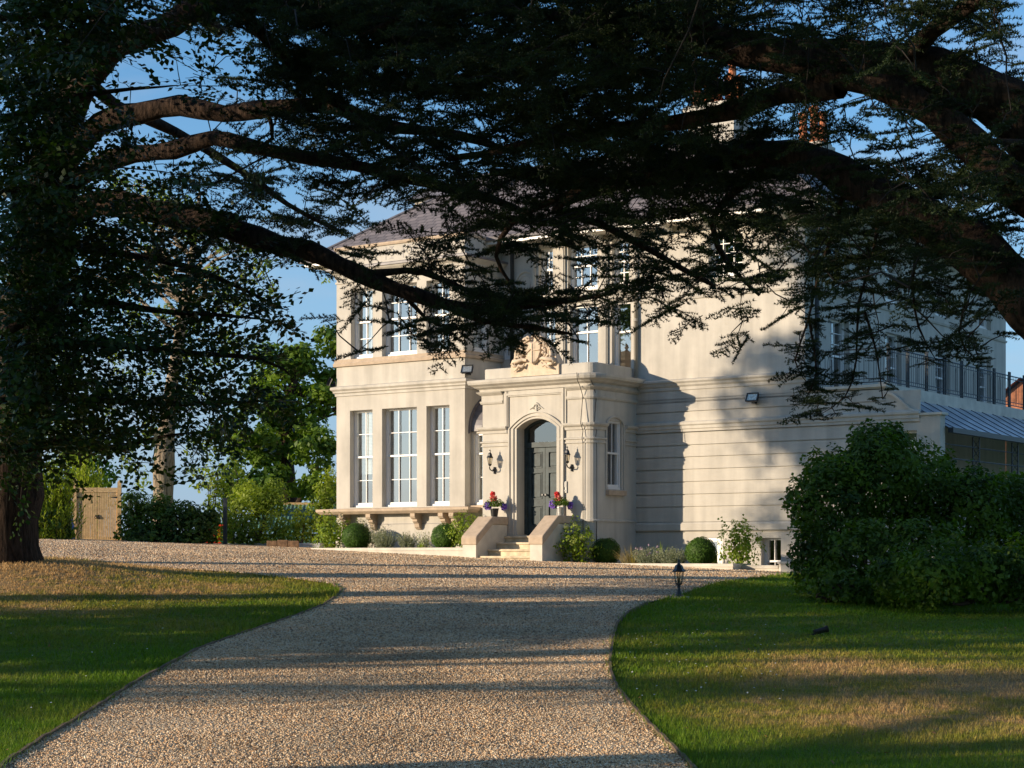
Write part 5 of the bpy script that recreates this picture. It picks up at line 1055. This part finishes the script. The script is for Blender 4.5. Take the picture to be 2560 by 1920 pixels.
LC = [limb([(14, 1460, 33), (14, 1300, 33), (30, 1100, 33), (60, 900, 33), (95, 650, 33), (120, 480, 33), (150, 350, 33), (190, 210, 33), (240, 90, 33), (300, -80, 33.5), (330, -300, 34)], .62, .12),
      limb([(135, 430, 33), (250, 310, 32.6), (350, 285, 32.2), (450, 262, 32), (560, 285, 31.6), (700, 268, 31), (820, 262, 30.5), (950, 310, 30), (1100, 330, 29.5), (1250, 370, 29)], .21, .05),
      limb([(205, 190, 33), (290, 262, 33.5), (400, 312, 34), (480, 352, 34.3), (560, 400, 34.6), (650, 460, 35), (720, 510, 35), (850, 580, 35)], .11, .03),
      limb([(110, 500, 33), (280, 400, 32.4), (430, 375, 32), (530, 345, 31.5), (620, 365, 31), (830, 405, 30.5), (1000, 440, 30), (1200, 490, 29.5), (1330, 540, 29)], .17, .04),
      limb([(95, 560, 33), (250, 508, 32.5), (380, 528, 32), (500, 548, 31.5), (600, 582, 31), (700, 612, 30.6), (770, 625, 30.4), (850, 665, 30.2), (950, 705, 30), (1030, 735, 29.8), (1110, 762, 29.6), (1220, 770, 29.4), (1330, 762, 29.2), (1450, 748, 29), (1540, 730, 28.8)], .23, .012),
      limb([(900, 688, 30.1), (980, 678, 30), (1060, 682, 29.8), (1180, 730, 29.6)], .07, .03),
      limb([(1110, 762, 29.6), (1200, 800, 29.2), (1330, 820, 29), (1430, 835, 28.8)], .05, .02),
      limb([(1000, 725, 29.9), (1060, 790, 30), (1130, 830, 30)], .04, .015),
      limb([(150, 330, 33), (220, 200, 32), (300, 110, 31), (430, 62, 30), (500, 15, 29.5), (570, 5, 29), (700, 20, 28.5), (900, 60, 28), (1100, 110, 27), (1300, 150, 26.5)], .24, .06),
      limb([(590, 20, 29), (680, 110, 29), (760, 190, 29.5), (850, 270, 30), (950, 350, 30), (1050, 420, 30)], .10, .03),
      limb([(670, 285, 31), (680, 345, 31), (640, 370, 31)], .035, .03),
      limb([(550, 80, 35), (420, -60, 34), (600, -200, 33), (900, -260, 31)], .12, .04)]
DYL = 0.0
RCL = [limb([(2990, 1900, 17), (2960, 1500, 17), (2900, 1150, 17), (2780, 850, 17), (2690, 620, 17.5), (2620, 400, 18), (2540, 272, 18), (2400, 212, 18), (2250, 168, 18.3), (2100, 152, 18.6), (1950, 140, 19), (1800, 112, 19.5), (1700, 92, 20), (1600, 62, 20.5), (1450, 45, 21), (1250, 20, 22)], .42, .05),
       limb([(2740, 760, 17), (2640, 560, 17), (2560, 480, 17.2), (2470, 402, 17.4), (2380, 318, 17.6), (2280, 250, 17.8), (2170, 208, 18), (2050, 185, 18.3)], .22, .10),
       limb([(2860, 1080, 17), (2700, 900, 17), (2590, 770, 17), (2500, 680, 17.2), (2410, 605, 17.6), (2300, 545, 18), (2200, 492, 18.6), (2110, 440, 19.2), (2040, 405, 20), (1930, 380, 21), (1800, 400, 22), (1650, 440, 23), (1500, 455, 24), (1350, 440, 25), (1230, 430, 26)], .30, .05),
       limb([(2100, 215, 18.2), (1950, 232, 18.8), (1860, 272, 19.4), (1760, 292, 20), (1640, 312, 21), (1500, 330, 22), (1300, 365, 23.5), (1120, 400, 25)], .13, .04),
       limb([(2260, 150, 18.2), (2330, 75, 17.5), (2450, 0, 17), (2560, -120, 16.5), (2640, -260, 16)], .10, .05),
       limb([(2600, 360, 17.4), (2500, 352, 17), (2430, 350, 16.8)], .04, .02),
       limb([(1560, 458, 23.6), (1450, 490, 24), (1390, 525, 24.4), (1500, 560, 24.5), (1600, 610, 24.6), (1700, 670, 24.6), (1790, 715, 24.6)], .07, .03),
       limb([(1500, 455, 24), (1380, 500, 24.5), (1280, 560, 25), (1240, 640, 25.3), (1270, 700, 25.5)], .06, .02),
       limb([(1950, 385, 21), (1850, 470, 22), (1780, 560, 23), (1820, 660, 23.4), (1900, 740, 23.6)], .06, .02),
       limb([(2110, 440, 19.2), (2090, 560, 19.6), (2060, 650, 20), (2020, 800, 20.3), (1985, 900, 20.4), (2020, 960, 20.4)], .022, .004),
       limb([(2200, 492, 18.6), (2180, 640, 19), (2150, 760, 19.3), (2140, 900, 19.5), (2110, 990, 19.6), (2050, 1040, 19.6)], .020, .003),
       limb([(2160, 780, 19.3), (2190, 880, 19.4), (2210, 1000, 19.4)], .014, .005), limb([(2020, 800, 20.3), (2040, 930, 20.3), (2010, 1010, 20.3)], .014, .005),
       limb([(2410, 605, 17.6), (2420, 720, 17.8), (2400, 840, 18), (2440, 900, 18)], .02, .004), limb([(2300, 545, 18), (2280, 700, 18.3), (2300, 820, 18.5), (2340, 900, 18.6)], .02, .004),
       limb([(1250, 20, 22), (1050, 30, 23), (900, 90, 24)], .05, .03), limb([(1800, 112, 19.5), (1600, -100, 19), (1200, -200, 18), (900, -250, 17.5)], .12, .04)]
OVH = [smoothline([(5.9, 17, 5.5), (3.5, 15, 6.6), (0, 12.5, 7.3), (-3.5, 10, 7.8)], [.22, .15, .08, .02], .4), smoothline([(5.9, 17, 6.3), (2.5, 19, 8.6), (-1.5, 21, 9.6), (-5.5, 23, 10.2)], [.22, .16, .09, .02], .4),
       smoothline([(6.0, 17, 6.0), (3.5, 11, 7.4), (1.5, 6, 8.2), (-1, 1, 8.6)], [.2, .14, .08, .02], .4), smoothline([(6.2, 17, 6.8), (6.5, 22, 9.0), (5, 27, 10.4), (3, 31, 11.2)], [.2, .15, .08, .02], .4), smoothline([(6.4, 17, 6.5), (8.5, 12, 7.8), (10, 7, 8.4)], [.18, .1, .02], .4)]  # unseen limbs added above the frame so their sprays dim the near ground
def overhead(n):
    t = []
    while len(t) < n:
        P, _ = OVH[rng.integers(0, len(OVH))]; p = P[rng.integers(4, len(P))] + rng.normal(size=3) * np.array([1.3, 1.3, .35])
        if (YH - p[2] / max(p[1], .5) * FPX) > -60 and abs(p[0]) < p[1] * .33: continue
        t.append(p)
    return t
def targets_from(map_, limbs, cell, cov, own, jitter, x_ok, extra_rows=()):
    out_ = []
    rows = [(i * cell, r) for i, r in enumerate(map_)]
    for y0, row in rows + list(extra_rows):
        for c_, ch in enumerate(row):
            d = int(ch) / 9.4
            if d <= 0: continue
            n = -math.log(1 - d) / (cov * (.7 if map_ is BM and c_ < 4 else 1)); n = int(n) + (rng.random() < n % 1)
            for _ in range(n):
                px = (c_ + rng.random()) * cell; py = y0 + rng.random() * cell
                if not x_ok(px, py): continue
                b = nearest_limb(limbs, px, py); yb = b[1][1] + rng.normal() * jitter; out_.append(A(px, py, max(11.5, yb)))
    return out_
pr = [spray_proto(i) for i in range(6)]
xr_rows = [(-80, "0000006699999999999987777766655"), (-160, "000000558888888888887666666655"), (-240, "0000004466666666666655555555")]
pl = lambda x, y: np.clip((1250 - x) / 500, 0, 1) if y < 560 else (1.0 if x < 1560 and y > 620 else np.clip((1500 - x) / 400, 0, 1))
tl = targets_from(CM, LC, 80, .145, 0, 1.0, lambda x, y: rng.random() < pl(x, y), xr_rows)
tr_ = targets_from(CM, RCL, 80, .155, 0, 1.3, lambda x, y: rng.random() >= pl(x, y), xr_rows)
HANG = [l for l in RCL if l[1][0] < .023]
for P, _ in HANG:
    for p in P:
        if p[2] / p[1] * FPX > YH - 600: continue
        for _k in range(5): tr_.append(p + rng.normal(size=3) * np.array([.09, .09, .05]))
RCL += OVH; tr_ += overhead(2400)
def cedar(label, limbs, targets, base, tw):
    g = empty('cedar_tree', base); tag(g, label, 'cedar tree', 'old cedars spreading over the drive'); base = np.array(base)
    size = .50 + .40 * rng.random(len(targets)); size *= np.clip(np.array([t[1] for t in targets]) / 24, .7, 1.25)
    hz_ = [l[0] for l in limbs if l[1][0] < .023]
    if hz_:
        HN = np.concatenate(hz_); size = np.array([s_ * .42 if (np.min(np.sum((HN - t) ** 2, 1)) < .04) else s_ for s_, t in zip(size, targets)])
    segs, pos, dirs, order = grow(limbs, targets, size, tw); size = size[order]
    V, F = tubes([(P, R_) for P, R_ in limbs], 10); np_mesh('trunk', V - base, F, M['bark'], g, smooth=True)
    V, F = tubes(segs, 3); np_mesh('branches', V - base, F, M['darktwig'], g)
    V, F = place_sprays(pr, pos, dirs, size, .22); np_mesh('crown', V - base, F, M['cedar'], g)
    return len(size)
b0 = LC[0][0][0]; n1 = cedar('huge cedar with a fissured red brown trunk at the left edge of the lawn', LC, tl, (float(b0[0]), float(b0[1]), tz(b0[0], b0[1])), .016)
b0 = RCL[0][0][0]; n2 = cedar('dark cedar whose thick limbs arch in from the right and hang over the house', RCL, tr_, (float(b0[0]), float(b0[1]), tz(b0[0], b0[1])), .014)
# beech hanging in from the left
LB = [limb([(-900, 1700, 25), (-880, 1200, 25), (-850, 700, 25), (-820, 200, 25), (-800, -300, 25)], .45, .2)]
for pts in ([(-850, 700, 25), (-400, 420, 25.5), (0, 300, 26), (250, 230, 26.5), (450, 215, 27)], [(-860, 900, 25), (-300, 700, 26), (100, 620, 27), (400, 650, 27.5), (600, 720, 28), (720, 775, 28.2)], [(-870, 1000, 25), (-300, 900, 25.5), (60, 860, 26), (350, 870, 26.5), (650, 900, 27), (730, 940, 27.2)],
            [(-870, 1100, 25), (-300, 1120, 26), (85, 1118, 27), (150, 1100, 27.4), (270, 1118, 27.8), (400, 1092, 28), (520, 1080, 28)], [(-830, 400, 25), (-300, 100, 24.5), (100, 40, 24.5), (400, 60, 25)], [(-860, 800, 25), (-300, 560, 25), (60, 470, 25.5), (300, 480, 26)], [(-870, 1050, 25), (-300, 1010, 26), (200, 1000, 27), (500, 1010, 27.5), (700, 1000, 27.6)], [(-150, 950, 25.4), (150, 760, 26), (420, 780, 26.6), (700, 800, 27)]): LB.append(limb(pts, .10, .006))
tb = targets_from(BM, LB, 80, .22, 0, 1.2, lambda x, y: True, [(0 - 80, "999988"), (-160, "999977")])
tb += targets_from(["99999"] * 14, [(P - np.array([400 / FPX * 25, 0, 0]), R_) for P, R_ in LB[:1]], 80, .7, 0, 1.5, lambda x, y: False)
g = empty('beech_tree', tuple(LB[0][0][0])); tag(g, 'dark broad leaved beech whose leafy boughs hang in from the left edge', 'beech tree'); base = LB[0][0][0]
size = .8 + .5 * rng.random(len(tb)); segs, pos, dirs, order = grow(LB, tb, size, .012, .5); V, F = tubes(LB, 8); np_mesh('trunk', V - base, F, M['bark'], g, smooth=True); V, F = tubes(segs, 3); np_mesh('branches', V - base, F, M['darktwig'], g)
V, F = place_sprays([leaf_proto(i) for i in range(5)], pos, dirs, size[order], .5); np_mesh('crown', V - base, F, M['beech'], g)
# neighbouring trees standing left of the drive, outside the picture, whose shade falls across it
def side_tree(x, y, h, r, label, dens=14, lo=2.0, n=60, name='oak_tree'):
    z0 = tz(x, y); cl = []
    for i in range(n):
        q = rdir(1)[0]; zc = z0 + lo + (h - lo) * (.5 + .5 * q[2] * rng.random() ** .5); cl.append((np.array([x + q[0] * r * .85, y + q[1] * r * .85, zc]), (1.0 + .5 * rng.random(), 1.0 + .5 * rng.random(), .55 + .3 * rng.random())))
    tree(name, label, (x, y, z0), [((x, y, z0 - .1), .4), ((x, y, z0 + h * .5), .25), ((x + .3, y, z0 + h * .9), .06)], cl, .26, dens, M['deep'], M['bark'], 'shade trees west of the drive', nlimb=20)
side_tree(-17, 8, 15, 5.2, 'broad oak standing left of the drive nearest the camera', lo=3.0); side_tree(-19, 17, 16, 5.5, 'broad oak standing left of the drive beside the lawn', lo=4.4); side_tree(-23, 19.6, 17, 4.6, 'broad oak standing behind the big cedar trunk', lo=4.6)
side_tree(-25, 28.4, 17, 3.5, 'slender tall oak farthest along the row', lo=6.7, n=60, dens=22); side_tree(-24, 0, 17, 6, 'broad oak standing left of the drive behind the camera'); side_tree(-28, 12, 19, 6, 'tall oak in the row behind the lawn oaks')

for y_, l_ in ((5.5, 'unseen laurel added left of the drive nearest the camera to break up shadows'), (19.5, 'unseen laurel added between the lawn oak and the big cedar to break up shadows')):
    side_tree(-15.6, y_, 4.6, 2.6, l_, dens=13, lo=.9, n=24, name='shade_laurel')  # unseen laurels, added to break the regular trunk shadows on the gravel
for x_, y_, h_, r_, l_ in ((-12, -14, 17, 6.5, 'unseen oak added behind the camera on the left to dim the sky light'), (0, -20, 18, 7, 'unseen oak added directly behind the camera to dim the sky light'), (13, -12, 17, 6.5, 'unseen oak added behind the camera on the right to dim the sky light'), (17, 3, 17, 6.0, 'unseen oak added beyond the right cedar to dim the sky light'), (19, 15, 18, 6.0, 'unseen oak added right of the lawn to dim the sky light')):
    side_tree(x_, y_, h_, r_, l_, dens=11, lo=2.5, n=70)  # oaks added out of view behind and to the right, blocking sky fill
# ------------------------------------------------------------------ grass
def grass(n):
    y = 11.8 + 27 * rng.random(n) ** 1.5; x = (rng.random(n) * 2 - 1) * (.31 * y + .8); a = xl(y); b = xr(y); jt = rng.normal(size=len(x)) * .035; keep = ((x < a - .01 + jt) | (x > b + .01 + jt)); x = x[keep]; y = y[keep]; n = len(x)
    nz = np.array([mnoise.noise((p * .7, q * .7, 3.1)) for p, q in zip(x, y)]); e = np.minimum(np.abs(x - xl(y)), np.abs(x - xr(y)))
    h = (.028 + .03 * rng.random(n)) * (1 + .5 * nz) * (1 + .9 * np.exp(-e / .35)); w = (.0035 + .0016 * np.maximum(0, y - 14) * .35) ; t = rng.random(n) * 6.283; lean = h * (.3 + .6 * rng.random(n))
    B = np.stack([x, y, terr(x, y) - .004], -1); s = np.stack([np.cos(t + 1.6), np.sin(t + 1.6), 0 * t], -1) * w[:, None]; T_ = B + np.stack([np.cos(t) * lean, np.sin(t) * lean, h], -1)
    V = np.stack([B - s, B + s, T_], 1).reshape(-1, 3); F = (np.arange(n) * 3)[:, None] + np.arange(3)[None]; return V, F
V, F = grass(330000); gm = bpy.data.materials.new('grass_blades'); gm.use_nodes = True
tag(np_mesh('grass', V, F, lawn_nodes(gm, True)), 'short green and straw coloured grass growing on both lawns', 'grass', kind='stuff')
# daisies, fallen leaves and clinker
n = 60; dp = [gpt(px, py) for px, py in zip(rng.uniform(1540, 2000, n), rng.uniform(1560, 1760, n))] + [gpt(px, py) for px, py in zip(rng.uniform(20, 700, 25), rng.uniform(1500, 1850, 25))]
dp = [(x, y) for x, y in dp if x < xl(y) - .1 or x > xr(y) + .1]; c = np.array([(x, y, tz(x, y) + .05) for x, y in dp]); v, f = leaves(np.repeat(c, 3, 0), rdir(len(c) * 3) * np.array([1, 1, .1]), np.tile([0, -.5, 1.], (len(c) * 3, 1)), .022, .018)
tag(np_mesh('daisies', v, f, mat('daisy_petal', (.8, .8, .76), .6)), 'scattered tiny white daisies in the lawn grass', 'daisies', kind='stuff')
n = 420; y = 12.5 + 24 * rng.random(n) ** 1.3; x = (rng.random(n) * 2 - 1) * .31 * y; c = np.stack([x, y, terr(x, y) + .03], -1); nn_ = np.tile([0, 0, 1.], (n, 1)) + .5 * rdir(n); ax_ = rdir(n) * np.array([1, 1, .2]); v, f = leaves(c, ax_, nn_, .03 + .03 * rng.random(n), .028, .01)
tag(np_mesh('fallen_leaves', v, f, mat('dead_leaf', (.22, .10, .04), .8, col2=(.38, .20, .08), scale=5, var=.3)), 'dry brown fallen leaves scattered on drive and lawn', 'fallen leaves', kind='stuff')
